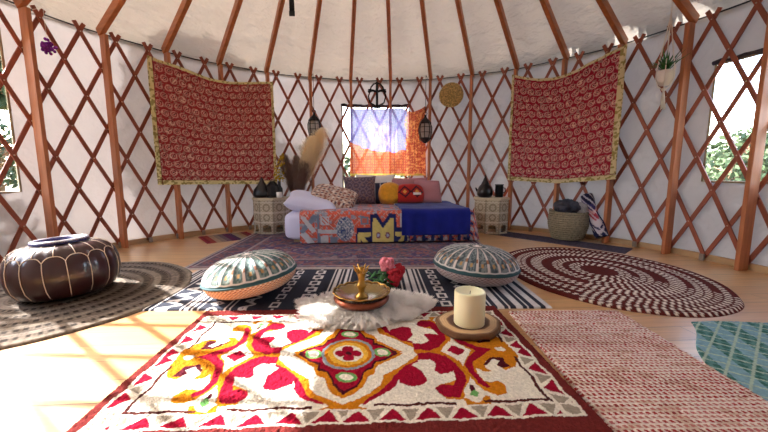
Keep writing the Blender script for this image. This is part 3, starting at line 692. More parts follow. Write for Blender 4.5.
# ------------------------------------------------------------------ bed
BX, BY, BR = -1.02, 1.385, rad(4)
def bw(x, y, z=0): return (BX+x*cos(BR)-y*sin(BR), BY+x*sin(BR)+y*cos(BR), z)
def bed():
    e = empty('bed', (BX, BY, .010), BR, 'low bed with lavender-white sheeted mattress below the back window', 'bed')
    b = MB(); b.box((1.05, .66, .02), (1.9, 1.1, .04)); bevel(b.build('base', M['trimwood'], e, smooth=False), .01)
    # mattress : rounded box
    n = 40; vs = []; W, D, T = 2.1, 1.32, .322
    A, Q = np.meshgrid(np.linspace(0, 2*PI, 160, endpoint=False), np.linspace(-PI/2, PI/2, 25), indexing='ij')
    sp = lambda c, p: np.sign(c)*np.abs(c)**p
    X = W/2*sp(np.cos(A), .16)*sp(np.cos(Q), .22); Y = D/2*sp(np.sin(A), .16)*sp(np.cos(Q), .22); Z = T/2*sp(np.sin(Q), .3)
    v = np.stack([X.ravel()+W/2, Y.ravel()+D/2, Z.ravel()+.022+T/2], 1); mesh_obj('mattress', v, grid_faces(160, 25, wrap=True), M['sheet'], e, True)
bed()
def drape(name, s0, s1, y1, off, zb, C_f, m, thick, label, cat, right_drop=True, ns=260, nt=170, wob=.006):
    """cloth over the bed: s along the length, t from the back over the front edge and down"""
    top = .358+off; rr = .05
    S_, T_ = np.meshgrid(np.linspace(s0, s1, ns), np.linspace(-y1, top-zb, nt), indexing='ij')
    def fold(q, edge, o):   # q distance along; returns outward position and drop
        k = q-(edge-rr); a = np.clip(k/rr, 0, PI/2); pos = np.where(k < 0, q, edge-rr+(rr+o)*np.sin(a)); dr = np.where(k < 0, 0, (rr)*(1-np.cos(a))); ex = np.maximum(0, k-rr*PI/2); return pos, dr+ex
    yp, d1 = fold(T_, .0, off); xp, d2 = fold(S_, 2.105, off) if right_drop else (S_, 0*S_)
    z = np.maximum(top-d1-d2+0*S_, zb); fl = np.clip(d1/.2, 0, 1)
    Y = -yp-.0; Y = Y-fl*(wob*np.sin(S_*23+1)+wob*.6*np.sin(S_*51)) - .012*fl
    z = z+(1-fl)*.008*(vnoise(S_, T_, 6, 17)-.5)*2+.002
    # local -> world
    X = xp+.06*np.clip(d2/.3, 0, 1)*(1 if right_drop else 0); v = np.stack([BX+X*cos(BR)-Y*sin(BR), BY+X*sin(BR)+Y*cos(BR), z], -1)
    C = C_f(S_, T_, z)
    o = sheet_mesh(name, v[..., 0], v[..., 1], v[..., 2], C, m, None, thick); return tag(o, label, cat)
def c_quilt(Sx, T, z):
    xw = BX+Sx*.9976; u = (384+(xw-.074)/.01064-280)*5.08; v = (213+(T)/.011-165)*5.08; v = (213+(T+.0)/.0110-165)*5.08
    C = np.empty(Sx.shape+(3,)); C[:] = L3('CC5A44'); n = vnoise(Sx, T, 60, 9); n2 = vnoise(Sx, T, 25, 10); C[n > .66] = L3('A8584A'); C[n2 > .74] = L3('8C8C96')
    gw = L3('B5B2B4'); nv = L3('1E2254'); ye = L3('C9B46A'); gb = L3('6E7686')
    dd = (np.abs(((u*.07) % 1)-.5)+np.abs(((v*.07) % 1)-.5)); C[(dd < .2)] = L3('A0503E'); C[(dd > .46) & (dd < .54) & (n > .4)] = L3('B8A49C')
    P = lambda pts, c: C.__setitem__(inpoly(u, v, pts), c)
    sp = n > .45
    P([(95, 330), (165, 250), (190, 262), (112, 350)], gb); P([(100, 262), (120, 255), (180, 330), (160, 342)], gw); P([(95, 345), (130, 335), (180, 400), (150, 405)], gw)
    P([(183, 250), (197, 250), (200, 410), (185, 410)], gb); P([(203, 255), (248, 258), (246, 302), (203, 300)], gw)
    C[inpoly(u, v, [(208, 262), (242, 264), (240, 296), (208, 295)]) & (np.abs(((u-v) % 20)-10) < 4)] = L3('B85A4A')
    P([(190, 322), (292, 326), (292, 346), (190, 342)], gw); P([(202, 355), (240, 352), (242, 400), (202, 402)], gw); P([(250, 362), (288, 362), (288, 402), (250, 402)], gb)
    e = ((u-327)/47)**2+((v-322)/62)**2; C[e < 1] = gw; C[(e < 1) & (((np.sin(u*.32)*np.sin(v*.3)) > .15) | (n > .6))] = gb; C[(e < .8) & (n < .24)] = L3('3A4A78')
    P([(408, 258), (448, 260), (446, 302), (408, 300)], gb); P([(416, 268), (440, 268), (438, 292), (416, 292)], L3('A85A50'))
    P([(612, 250), (625, 250), (625, 330), (612, 330)], gw); P([(628, 262), (650, 262), (650, 300), (628, 300)], gw)
    def mir(p): return [(1046-x, y) for x, y in p]
    arm = [(385, 318), (470, 318), (470, 420), (380, 420)]; P(arm, nv); P(mir(arm), nv)
    P([(455, 250), (492, 245), (522, 292), (555, 245), (592, 250), (595, 420), (452, 420)], nv)
    P([(470, 268), (486, 270), (522, 322), (560, 270), (577, 268), (579, 405), (468, 405)], ye)
    a2 = [(392, 340), (458, 342), (458, 362), (424, 364), (446, 392), (432, 404), (408, 378), (404, 404), (390, 402)]; P(a2, ye); P(mir(a2), ye)
    for cx in (498, 546):
        e = ((u-cx)/11)**2+((v-356)/17)**2; C[e < 1] = L3('7E4A5A'); C[e < .3] = L3('9FA8C0')
    # beyond the centre: repeats towards the right end and over the top
    f = (u > 640); q = f & ((np.sin(u*.09)*np.sin(v*.12)) > .35); C[q] = gw; C[f & ((np.sin(u*.09)*np.sin(v*.12)) < -.5)] = nv; C[f & ((np.sin(u*.31)*np.sin(v*.33)) > .6)] = gb
    t = (T < -.03); k = t & (np.sin(Sx*26)*np.sin(T*30) > .3); C[k] = L3('7A5A62'); C[t & (np.sin(Sx*26)*np.sin(T*30) < -.55)] = L3('8E8A92'); C[t & (n > .6)] = L3('5A5468')
    return C*(1+.15*(n-.5))[..., None]
drape('quilt', .19, 2.42, 1.12, .004, .028, c_quilt, M['vcloth'], .008, 'orange-red patterned quilt with navy and yellow crown motif spread over the bed', 'quilt')
def c_plain(Sx, T, z): return np.ones(Sx.shape+(3,))*.5
o = drape('throw_blanket', 1.29, 2.06, .99, .016, .10, c_plain, M['throw'], .01, 'royal blue throw blanket folded over the right half of the bed', 'blanket', right_drop=False, ns=120, nt=120, wob=.008)
tb = MB()
for i in range(8):
    x = 1.33+i*.1
    p0 = bw(x, -.045, .103); p1 = bw(x+.004, -.048, .077); p2 = bw(x, -.05, .035); tb = MB(); tb.tube([p0, p1, p2], [.008, .02, .018], 7); tb.build('tassel', M['navy'], o)

def pillow(name, loc, size, rot, m, label, colf=None, cat='pillow', n=46, puff=.5, group='pillows on the bed', rnd=0.):
    w, h, t = size; U, V = np.meshgrid(np.linspace(-1, 1, n), np.linspace(-1, 1, n), indexing='ij')
    X = w/2*U*(1-.10*(1-V*V)*np.abs(U)**3); Y = h/2*V*(1-.10*(1-U*U)*np.abs(V)**3)
    Xd = w/2*U*np.sqrt(1-V*V/2); Yd = h/2*V*np.sqrt(1-U*U/2); X = X*(1-rnd)+Xd*rnd; Y = Y*(1-rnd)+Yd*rnd
    T = t/2*((1-U**4)*(1-V**4))**puff; T = T*(1+.10*(vnoise(U+2, V+2, 2.2, 41)-.5))
    v1 = np.stack([X.ravel(), Y.ravel(), T.ravel()], 1); v2 = np.stack([X.ravel(), Y.ravel(), -T.ravel()], 1)
    f1 = grid_faces(n, n); f2 = grid_faces(n, n, off=n*n)[:, ::-1]; V2 = np.concatenate([v1, v2]); F = np.concatenate([f1, f2])
    C = None
    if colf: c = colf(U*w/2, V*h/2); C = np.concatenate([c.reshape(-1, 3)]*2)
    o = mesh_obj(name, V2, F, m, None, True, loc, cols=C); o.rotation_euler = [rad(q) for q in rot]
    return tag(o, label, cat, group)
def c_boho(U, V):
    C = np.empty(U.shape+(3,)); C[:] = L3('B89C8C'); n = vnoise(U+3, V+3, 45, 51); q = np.sin(U*62)*np.sin(V*62); C[q > .45] = L3('7C3C34'); C[q < -.5] = L3('54404A'); C[n > .7] = L3('D8C8B8'); C[n < .2] = L3('8A5A48'); return C
def c_greyp(U, V):
    C = np.empty(U.shape+(3,)); C[:] = L3('5C4A58'); q = np.sin(np.hypot(U % .09-.045, V % .09-.045)*190); C[q > .5] = L3('7E6A74'); n = vnoise(U+3, V+3, 60, 52); C[n > .72] = L3('8A6A64'); return C
def c_navyp(U, V):
    C = np.empty(U.shape+(3,)); C[:] = L3('34364E'); C[(np.abs((U*14) % 1-.5) < .12)] = L3('9A96A4'); return C
def c_redp(U, V):
    C = np.empty(U.shape+(3,)); C[:] = L3('A82420'); q = np.abs(np.abs(U)-.08)+np.abs(V); C[(q < .09) & (q > .06)] = L3('3A1420'); C[q < .03] = L3('D08A3A'); C[(np.abs(V+.03) < .018) & (U > .03) & (U < .13)] = L3('D8C8C0'); C[np.abs(V) > .13] = L3('6E1A1A'); return C
pillow('bed_pillow', (-.76, 1.76, .425), (.60, .50, .20), (10, 12, 8), M['sheet'], 'plump lavender-white bed pillow at the left end of the bed')
pillow('cushion', (-.52, 1.84, .485), (.58, .42, .16), (28, 13, -6), M['vcloth'], 'cream and red-brown patterned cushion leaning on the white bed pillow', c_boho, 'cushion', rnd=.45)
pillow('cushion', (-.235, 2.30, .545), (.44, .40, .15), (72, 0, 4), M['vcloth'], 'large grey-purple patterned cushion standing below the back window', c_greyp, 'cushion')
pillow('cushion', (.00, 2.36, .50), (.26, .32, .12), (74, 0, 4), M['vcloth'], 'small dark navy striped cushion between the grey-purple and the mustard cushions', c_navyp, 'cushion')
pillow('bed_pillow', (-.02, 2.50, .565), (.56, .40, .16), (70, 0, 4), M['white'], 'white bed pillow behind the navy striped cushion')
pillow('cushion', (.165, 2.22, .50), (.31, .31, .24), (70, 0, 4), M['mustard'], 'fluffy mustard yellow cushion beside the red cushion', None, 'cushion', rnd=.9)
o = pillow('cushion', (.42, 2.20, .49), (.40, .30, .22), (62, 0, 6), M['vcloth'], 'red cushion with dark embroidered pattern and white pompoms', c_redp, 'cushion', rnd=.7)
for x in (-.19, -.1, .19): MB().ball((x, -.14, 0), .024, 10, 7).build('pompom', M['white'], o)
pillow('cushion', (.68, 2.34, .515), (.38, .36, .15), (66, 0, 8), M['pink'], 'dusty pink cushion at the right end of the row of cushions', None, 'cushion', rnd=.25)
pillow('bed_pillow', (.42, 2.52, .545), (.6, .36, .15), (68, 0, 4), M['pink'], 'pale pink pillow standing behind the red cushion')

# ------------------------------------------------------------------ carved side tables
def side_table(x, y, rz, label, h=.455, r=.225):
    e = empty('side_table', (x, y, .009), rz, label, 'side table', 'carved side tables'); N = 8
    b = MB(); b.lathe([(0, h-.028), (r+.008, h-.028), (r+.012, h-.014), (r+.008, h), (0, h)], N); bevel(b.build('table_top', mat('pale_inlay', 'C2B498', .55, var=.1) if 'pale_inlay' not in bpy.data.materials else bpy.data.materials['pale_inlay'], e, smooth=False), .004)
    ap = r*cos(PI/N)*.985; side = 2*r*sin(PI/N)*.985; zt, zl = h-.028, 0.0
    for k in range(N):
        a = 2*PI*(k+.5)/N; nx, nz = 40, 90
        # panel with an arched opening at the bottom
        s = np.linspace(-side/2, side/2, nx); t = np.linspace(0, zt, nz); Sg, T = np.meshgrid(s, t, indexing='ij')
        C = np.empty(Sg.shape+(3,)); C[:] = L3('B0A48C'); sn = Sg/side; tn = T/zt
        C[(np.abs(sn) > .44)] = L3('8C7E68'); q = np.abs(((sn*4) % 1)-.5)+np.abs(((tn*12) % 1)-.5); C[(q < .2) & (np.abs(sn) < .40)] = L3('8A7C64'); C[(q > .42) & (q < .5) & (np.abs(sn) < .4)] = L3('CFC4AC')
        for z_ in (.34, .36, .62, .64, .93): C[np.abs(tn-z_) < .008] = L3('DCD2BC')
        C[(np.abs(np.hypot(sn, (tn-.78)*2.3)-.22) < .05)] = L3('8A7C64'); C[(np.abs(np.hypot(sn, (tn-.49)*2.3)-.2) < .05)] = L3('8A7C64')
        X = np.full_like(Sg, ap); ca, sa = cos(a), sin(a)
        vx = X*ca-Sg*sa; vy = X*sa+Sg*ca; F = grid_faces(nx, nz); f0 = F[:, 0]; ci = (f0//nz); cj = (f0 % nz); cs = (s[ci]+s[np.minimum(ci+1, nx-1)])/2/side; ct = t[cj]/zt
        hole = (np.abs(cs) < .30) & (ct > .045) & (ct < .19+.07*np.sqrt(np.clip(1-(cs/.30)**2, 0, 1)))
        o = mesh_obj('side_panel', np.stack([vx.ravel(), vy.ravel(), T.ravel()], 1), F[~hole], M['carved'], e, False, cols=C.reshape(-1, 3)); solid(o, .012, -1)
    return e
side_table(-1.385, 2.22, rad(22.5), 'octagonal carved cream side table left of the bed')
side_table(1.485, 2.17, rad(10), 'octagonal carved cream side table right of the bed')
TZ = .009+.455+.001

def put_tag(b, name, m, label, cat, group=None, parent=None): return tag(b.build(name, m, parent), label, cat, group)
# left table objects
e = empty('black_ornament', (-1.475, 2.16, TZ), 0, 'black pointed teapot-like ornament at the left side of the left carved table', 'ornament')
b = MB(); b.lathe([(0, 0), (.10, 0), (.115, .04), (.10, .10), (.06, .15), (.03, .20), (.022, .23), (0, .26)], 24); b.build('body', M['black'], e)
b = MB(); b.tube([(.07, 0, .05), (.115, 0, .075), (.13, 0, .11)], [.02, .014, .008], 8); b.build('spout', M['black'], e)
e = empty('black_lantern', (-1.335, 2.14, TZ), 0, 'short black perforated lantern beside the small white cup on the left carved table', 'lantern')
b = MB(); b.lathe([(0, 0), (.08, 0), (.085, .02), (.072, .035), (.074, .14), (.082, .15), (.055, .175), (.025, .205), (0, .21)], 8); b.build('body', M['black'], e, smooth=False)
b = MB(); b.tube([(.022*cos(i*PI/6), 0, .205+.022*sin(i*PI/6)) for i in range(12)], .003, 5, closed=True); b.build('ring', M['dark'], e)
b = MB(); b.lathe([(0, 0), (.03, 0), (.034, .01), (.036, .07), (.033, .07), (.03, .012), (0, .01)], 24); o = put_tag(b, 'cup', M['pot'], 'small white cup at the front of the left carved table', 'cup'); o.location = (-1.235, 2.08, TZ)
# right table objects
e = empty('teapot', (1.385, 2.13, TZ), 0, 'black pointed-lid teapot on the right carved table', 'teapot')
b = MB(); b.lathe([(0, 0), (.075, 0), (.095, .03), (.098, .08), (.08, .13), (.06, .155), (.045, .17)], 28); b.build('body', M['black'], e)
b = MB(); b.lathe([(.05, .168), (.048, .175), (.03, .21), (.014, .25), (.01, .27), (0, .29)], 20); b.build('lid', M['black'], e)
b = MB(); b.tube([(-.06, .03, .06), (-.09, .05, .085), (-.105, .06, .12)], [.022, .014, .009], 8); b.build('spout', M['black'], e)
e = empty('mug', (1.565, 2.12, TZ), 0, 'straight black mug to the right of the black teapot', 'mug')
b = MB(); b.lathe([(0, 0), (.048, 0), (.052, .01), (.05, .15), (.056, .165), (.05, .165), (.045, .15), (.045, .02), (0, .015)], 28); b.build('body', M['black'], e)
b = MB(); b.tube([(.05, 0, .12), (.075, 0, .115), (.08, 0, .075), (.05, 0, .05)], .007, 6); b.build('handle', M['black'], e)

# dried plants
def plume(b, base, tip, w, n, jit=1.):
    base = Vector(base); tip = Vector(tip); ax = (tip-base)
    for i in range(n):
        t = random.random(); p = base.lerp(tip, t); rad_ = w*(sin(PI*min(1, t*.92+.06))**.7)
        a = random.uniform(0, 2*PI); side = Vector((cos(a), sin(a), 0))*rad_*random.uniform(.2, 1.15)+ax.normalized()*rad_*random.uniform(.2, 1.0)
        q = p+side; wv = side.cross(Vector((0, 0, 1)))
        if wv.length < 1e-5: continue
        wv = wv.normalized()*.0036; b.add([p-wv, p+wv, q], [(0, 1, 2)])
e = empty('pampas_vase', (-1.10, 2.42, .009), 0, 'tall vase of beige and brown pampas grass between the left carved table and the bed', 'vase')
b = MB(); b.lathe([(0, 0), (.08, 0), (.11, .06), (.12, .18), (.09, .30), (.05, .36), (.06, .40), (.052, .40), (.042, .36), (0, .34)], 32); b.build('vase', mat('clay', '8A6A5A', .8), e)
b = MB(); plume(b, (.12, 0, .62), (.37, -.02, 1.34), .2, 8000); b.build('beige_plume', M['pampas'], e, smooth=False)
b = MB(); plume(b, (.14, -.06, .75), (.26, -.10, 1.22), .19, 6000); b.build('beige_plume', M['pampas'], e, smooth=False)
b = MB(); plume(b, (.02, -.05, .6), (.24, -.06, 1.14), .13, 3000); b.build('beige_plume', M['pampas'], e, smooth=False)
for q in (((-.04, 0, .45), (-.14, -.02, 1.0)), ((.03, -.03, .45), (.03, -.08, .98)), ((.05, -.05, .45), (.16, -.1, .92))):
    b = MB(); plume(b, q[0], q[1], .16, 3600); b.build('brown_plume', M['pampasdark'], e, smooth=False)
b = MB()
for tx, ty, tz in ((.3, 0, 1.2), (.2, -.06, 1.0), (-.12, -.02, .9), (.03, -.07, .9), (.14, -.09, .85)): b.tube([(0, 0, .34), (tx*.4, ty*.5, .34+(tz-.34)*.55), (tx, ty, tz)], .003, 5)
b.build('stalk', M['pampasdark'], e)
e = empty('yellow_flower_vase', (-1.31, 2.36, TZ), 0, 'narrow bottle vase of dried yellow flowers at the back of the left carved table', 'vase')
b = MB(); b.lathe([(0, 0), (.035, 0), (.042, .03), (.04, .10), (.02, .14), (.018, .19), (.022, .2), (.016, .2), (.012, .15), (0, .12)], 24); b.build('vase', M['black'], e)
b = MB()
for k in range(90):
    t = random.random(); a = random.uniform(0, 2*PI); rr = .015+.07*sin(PI*min(1, .2+t*.8)); b.ball((.05*t+rr*cos(a)*random.random()**.5, rr*sin(a), .2+.36*t), random.uniform(.008, .016), 6, 4)
b.build('flower_heads', M['yellowdry'], e)['kind'] = 'stuff'
b = MB()
for k in range(7): b.tube([(0, 0, .16), (.02+.01*k-.03, .01*(k % 3)-.01, .3), (.05+.02*k-.06, .02*(k % 3)-.02, .5)], .0018, 4)
b.build('stem', M['leaf'], e)

# ------------------------------------------------------------------ tapestries
def c_tap(seed, base, motif, gold):
    def f(s, t, W, Hh):   # s metres across, t metres from the bottom
        C = np.empty(s.shape+(3,)); C[:] = L3(base)
        p = .094; row = np.floor(t/p).astype(int); ss = s+(row % 2)*p/2; col = np.floor(ss/p).astype(int); u = ss/p-col-.5; v = t/p-row-.5
        u = u+.12*v; d = np.hypot(u*.95, v); C[(d < .40)] = L3(motif); C[(d < .27) & (d > .17)] = L3(base); C[d < .09] = L3('5A1420'); C[(d < .36) & (np.hypot(u-.2, v-.2) < .12)] = L3('7A2A2E')
        n = vnoise(s, t, 70, seed); C[(d > .40) & (n > .66)] = L3(motif)*.6; C[(d < .36) & (n > .75)] = L3('E0B8A4')
        return C, gold
    return f
def tapestry(name, az1, az2, top, zb, cf, bl, br_, label, wave, r=2.855):
    nx, nz = 300, 280; azs = np.linspace(az1, az2, nx); zt = np.interp(azs, [p[0] for p in top], [p[1] for p in top]); k = np.ones(9)/9; zt = np.convolve(np.pad(zt, 4, 'edge'), k, 'valid')
    W = rad(az2-az1)*r; q = np.linspace(0, 1, nz); Q = np.broadcast_to(q, (nx, nz)); A = np.broadcast_to(azs[:, None], (nx, nz)); ZB = np.interp(azs, [az1, (az1+az2)/2, az2], zb)
    Z = ZB[:, None]+(zt-ZB)[:, None]*Q; s = (A-az1)/(az2-az1)*W
    # folds fanning down from the two upper corners
    th1 = np.arctan2(s+.02, 2.1-Z+.001); th2 = np.arctan2(W-s+.02, 2.12-Z+.001)
    d1 = np.hypot(s, 2.1-Z); d2 = np.hypot(W-s, 2.12-Z)
    w = .010*np.sin(th1*17)*np.clip(d1*1.6, 0, 1)*np.clip(1.5-d1, 0, 1)+.010*np.sin(th2*15)*np.clip(d2*1.6, 0, 1)*np.clip(1.5-d2, 0, 1)+.006*np.sin(s*22+Z*2)+.014*(vnoise(s, Z, 3.2, wave)-.5)
    rr = r-.012-np.abs(w)*1.3+.004
    X = rr*np.sin(np.radians(A)); Y = rr*np.cos(np.radians(A))
    hgt = 1.36; T = Z-.64; C, gold = cf(s+.012*np.sin(T*9), Q*hgt+.0, W, hgt)
    T2 = Q*hgt; g = L3(gold)*1.15; g2 = L3('A0935A')
    bd = (s < bl) | (s > W-br_) | (T2 < .055) | (T2 > hgt-.03)
    C[bd] = g; nn = vnoise(s, T2, 55, 61); C[bd & (nn > .6)] = g2; C[bd & ((np.abs(s-bl) < .006) | (np.abs(T2-.055) < .005))] = L3('6A2A20')
    o = sheet_mesh(name, X, Y, Z, C, M['vtap'], None, .004); return tag(o, label, 'tapestry', 'red tapestries')
LT = [(-57.2, 1.99), (-54.2, 1.97), (-51.25, 1.96), (-47.95, 1.92), (-44.26, 1.895), (-39.88, 1.89), (-34.77, 1.93), (-29.0, 1.975)]
RT = [(37.1, 2.02), (40.6, 1.955), (43.95, 1.91), (46.96, 1.89), (50.06, 1.90), (52.8, 1.93), (55.2, 1.97), (58.3, 2.02), (62.0, 2.06)]
tapestry('tapestry', -57.3, -29.0, LT, (.645, .635, .62), c_tap(1, '9A3438', 'CC9084', 'D0C490'), .05, .035, 'red floral tapestry with yellow-green border hung on the left wall', 71)
tapestry('tapestry', 37.2, 62.0, RT, (.68, .65, .71), c_tap(2, '9C2038', 'CC9490', 'CEC098'), .035, .06, 'red floral tapestry with raised right corner hung on the right wall', 72)

# curtain at the back window
def curtain():
    nx, nz = 220, 140; r = 2.872; s = np.linspace(0, 1, nx); q = np.linspace(0, 1, nz); Sx, Q = np.meshgrid(s, q, indexing='ij')
    az_t = -7.9+s*(13.9+7.9); zt = np.interp(s, [0, .7, .8, 1], [1.69, 1.70, 1.64, 1.72]); azb = -8.1+s*(14.4+8.1)
    g = np.clip((Sx-.72)/.28, 0, 1)
    A = (az_t[:, None]*Q+azb[:, None]*(1-Q)); Z = .735+(zt-.735)[:, None]*Q
    # right part gathered up to one point by the lantern
    ga = 13.9+(A-13.9)*(1-.55*np.clip((Q-.45)/.55, 0, 1)*(Sx > .72)*g); A = ga
    w = .004*np.sin(Sx*60)+.022*g*np.sin(Sx*95+Q*3)*(.3+Q)
    rr = r-.01-np.abs(w); X = rr*np.sin(np.radians(A)); Y = rr*np.cos(np.radians(A))
    C = np.empty(X.shape+(3,)); C[:] = L3('C8583E'); n = vnoise(Sx, Q, 50, 81); up_ = Q > .40+.10*np.sin(Sx*5+2)*(1-Sx)-.05*Sx+.05*vnoise(Sx, Q, 12, 5); x = (Sx*34) % 1; y = (Q*24) % 1; d = np.hypot(x-.5, y-.5); C[d < .2] = L3('E8A050'); C[(n > .7)] = L3('E07A48'); C[(Q < .03)] = L3('C8A84A'); C[up_ & (Sx < .74)] = L3('8E88C8'); C[up_ & (Sx < .74) & (vnoise(Sx, Q, 110, 9) > .6)] = L3('A89ADA')
    C[(g > .02) & (n > .62)] = L3('F0A060')
    me = sheet_mesh('curtain', X, Y, Z, C, None, None); me.data.materials.clear(); me.data.materials.append(M['sheer']); me.data.materials.append(M['opaquecurt'])
    F = grid_faces(nx, nz); ci = F[:, 0]//nz; me.data.polygons.foreach_set('material_index', (ci > .76*nx).astype(np.int32)); me.data.update()
    tag(me, 'sheer orange-red printed curtain across the back window, gathered at its right side', 'curtain')
M['opaquecurt'] = mat('gathered_print', vcol=True, rough=.9, trans=.35, alpha=.96)
curtain()

# hanging moroccan lanterns
def lantern(az, r, zb, zt, label):
    e = wall_empty('hanging_lantern', az, r, zb, label, 'lantern', 'hanging lanterns'); h = zt-zb; k = h/.43; e.scale = (1.3, 1.3, 1)
    b = MB(); b.lathe([(0, 0), (.012, .003), (.03, .02), (.055, .045), (.066, .06), (.066, .075), (.058, .08)], 8); b.v = [(x*k, y*k, z*k) for x, y, z in b.v]; b.build('base', M['dark'], e, smooth=False)
    b = MB(); b.lathe([(.056, .08), (.07, .15), (.07, .22), (.056, .27)], 8); b.v = [(x*k, y*k, z*k) for x, y, z in b.v]; b.build('glass', M['glasslamp'], e, smooth=False)
    b = MB()
    for j in range(8):
        a = j*PI/4; b.tube([(q*cos(a), q*sin(a), z) for q, z in ((.058, .078), (.072, .15), (.072, .22), (.058, .272))], .0045, 5)
    for z, q in ((.15, .072), (.22, .072)): b.tube([(q*cos(i*PI/8), q*sin(i*PI/8), z) for i in range(16)], .004, 5, closed=True)
    b.v = [(x*k, y*k, z*k) for x, y, z in b.v]; b.build('cage', M['dark'], e)
    b = MB(); b.lathe([(.06, .268), (.068, .275), (.06, .29), (.04, .325), (.018, .35), (.01, .372), (.014, .385), (0, .395)], 8); b.v = [(x*k, y*k, z*k) for x, y, z in b.v]; b.build('cap', M['dark'], e, smooth=False)
    b = MB(); b.tube([(.018*k*cos(i*PI/8), 0, (.408+.018*sin(i*PI/8))*k) for i in range(16)], .003, 5, closed=True); b.tube([(0, 0, .42*k), (0, 0, H-zb+.0)], .0025, 4); b.tube([(0, 0, H-zb), (0, .2, H-zb+.005)], .0025, 4); b.build('hook_chain', M['dark'], e)
    return e
lantern(-18.4, 2.76, 1.23, 1.64, 'black metal and glass hanging lantern above the pampas grass')
lantern(14.2, 2.76, 1.19, 1.62, 'black metal hanging lantern in front of the gathered orange curtain')

# wrought iron ornament
e = wall_empty('iron_candle_sconce', -.05, 2.88, 1.70, 'black wrought iron cross-shaped candle holder hanging above the back window', 'sconce')
b = MB(); b.tube([(0, -.02, .0), (0, -.02, .37)], .018, 8); b.tube([(0, -.02, .37), (0, .0, .40), (0, .05, .39)], .006, 6); b.build('stem', M['dark'], e)
b = MB(); b.tube([(-.13, -.02, .235), (-.06, -.03, .25), (0, -.02, .235), (.06, -.03, .25), (.13, -.02, .235)], .017, 8); b.build('crossbar', M['dark'], e)
for s in (-1, 1):
    b = MB(); b.tube([(s*.02, -.02, .04), (s*.10, -.02, .08), (s*.125, -.02, .17), (s*.10, -.02, .24), (s*.085, -.02, .30), (s*.05, -.02, .34), (s*.015, -.02, .35)], .011, 6); b.build('scroll_arm', M['dark'], e)
    b = MB(); b.lathe([(0, .25), (.022, .25), (.03, .262), (.026, .262), (.0, .256)], 16, (s*.10, -.04, 0)); b.build('drip_cup', M['dark'], e)
b = MB(); b.box((0, -.025, .02), (.11, .03, .03)); bevel(b.build('foot', M['dark'], e, smooth=False), .004)

# woven disc
e = wall_empty('woven_wall_basket', 21.0, 2.93, 1.862, 'round golden woven straw disc hanging on the lattice right of the back window', 'wall basket')
b = MB()
for j in range(9):
    q = .012+j*.0185; n = max(12, 6*j+12); b.tube([(q*cos(2*PI*i/n), -.045+.018*(j/8)**2+.003*sin(i*2.1+j), q*sin(2*PI*i/n)) for i in range(n)], .0105, 6, closed=True)
b.build('coils', M['raffia'], e)
b = MB()
for j in range(36):
    a = 2*PI*j/36; b.tube([(q*cos(a+.25*q/.16), -.056+.018*(q/.16)**2, q*sin(a+.25*q/.16)) for q in (.02, .07, .12, .165)], .003, 4)
b.build('stitching', M['raffia'], e)

# hanging plant
e = wall_empty('hanging_plant', 70.5, 2.74, 1.36, 'white potted plant with spiky green leaves in a macrame hanger, by the right wall', 'plant')
b = MB(); b.lathe([(0, .19), (.035, .195), (.062, .235), (.070, .29), (.064, .32), (.055, .32), (.05, .30), (0, .295)], 28); b.build('pot', M['pot'], e)
b = MB()
for j in range(6):
    a = j*PI/3; b.tube([(0, 0, .15), (.05*cos(a), .05*sin(a), .19), (.075*cos(a), .075*sin(a), .26), (.072*cos(a), .072*sin(a), .33), (.03*cos(a), .03*sin(a), .58), (0, 0, .80), (0, 0, 1.25)], .004, 5)
for j in range(9): b.tube([(0, 0, .16), (.012*cos(j*.7), .012*sin(j*.7), .08), (.016*cos(j*.7)+.01, .016*sin(j*.7), .0-.01*(j % 3))], [.006, .004, .003], 5)
b.ball((0, 0, .16), .018, 10, 8); b.build('macrame_hanger', M['cord'], e)
b = MB()
for j in range(34):
    a = random.uniform(0, 2*PI); l = random.uniform(.10, .22); o_ = random.uniform(.25, 1.0); d = Vector((cos(a)*o_, sin(a)*o_, 1.1-.5*o_)).normalized(); w = d.cross(Vector((0, 0, 1))).normalized()*.009
    p0 = Vector((0, 0, .30)); p1 = p0+d*l*.5+Vector((0, 0, .02)); p2 = p0+d*l
    b.add([p0-w*.5, p0+w*.5, p1+w, p1-w, p2], [(0, 1, 2, 3), (3, 2, 4)])
o = b.build('leaves', M['leaf'], e, smooth=False); solid(o, .002)

# purple flowers
e = wall_empty('hanging_flowers', -73.4, 2.86, 1.76, 'small bunch of purple flowers hanging on a thread near the far left post', 'flowers')
b = MB()
for j in range(46):
    v = Vector((random.gauss(0, .022), random.gauss(0, .018), random.gauss(.06, .028))); b.ball(v, .014, 6, 4, (1, .6, 1))
b.build('blossoms', M['purple'], e)
b = MB(); b.tube([(0, 0, .1), (.0, 0, .36)], .002, 4); b.tube([(0, 0, .36), (0, .13, .365)], .002, 4); b.build('thread', M['cord'], e)

# strap from above
e = empty('hanging_strap', (-.865, 1.5, 2.37), 0, 'black strap end hanging down from the roof ring at the top of the picture', 'strap')
b = MB(); b.box((0, 0, .50), (.052, .008, 1.0)); bevel(b.build('webbing', M['dark'], e, smooth=False), .002)
b = MB(); b.box((0, 0, .02), (.058, .014, .05)); bevel(b.build('clip', M['black'], e, smooth=False), .003)
b = MB(); b.tube([(0, 0, .98), (.15, -.3, 1.0), (.35, -1.0, 1.06)], .004, 6); b.build('cord', M['dark'], e)

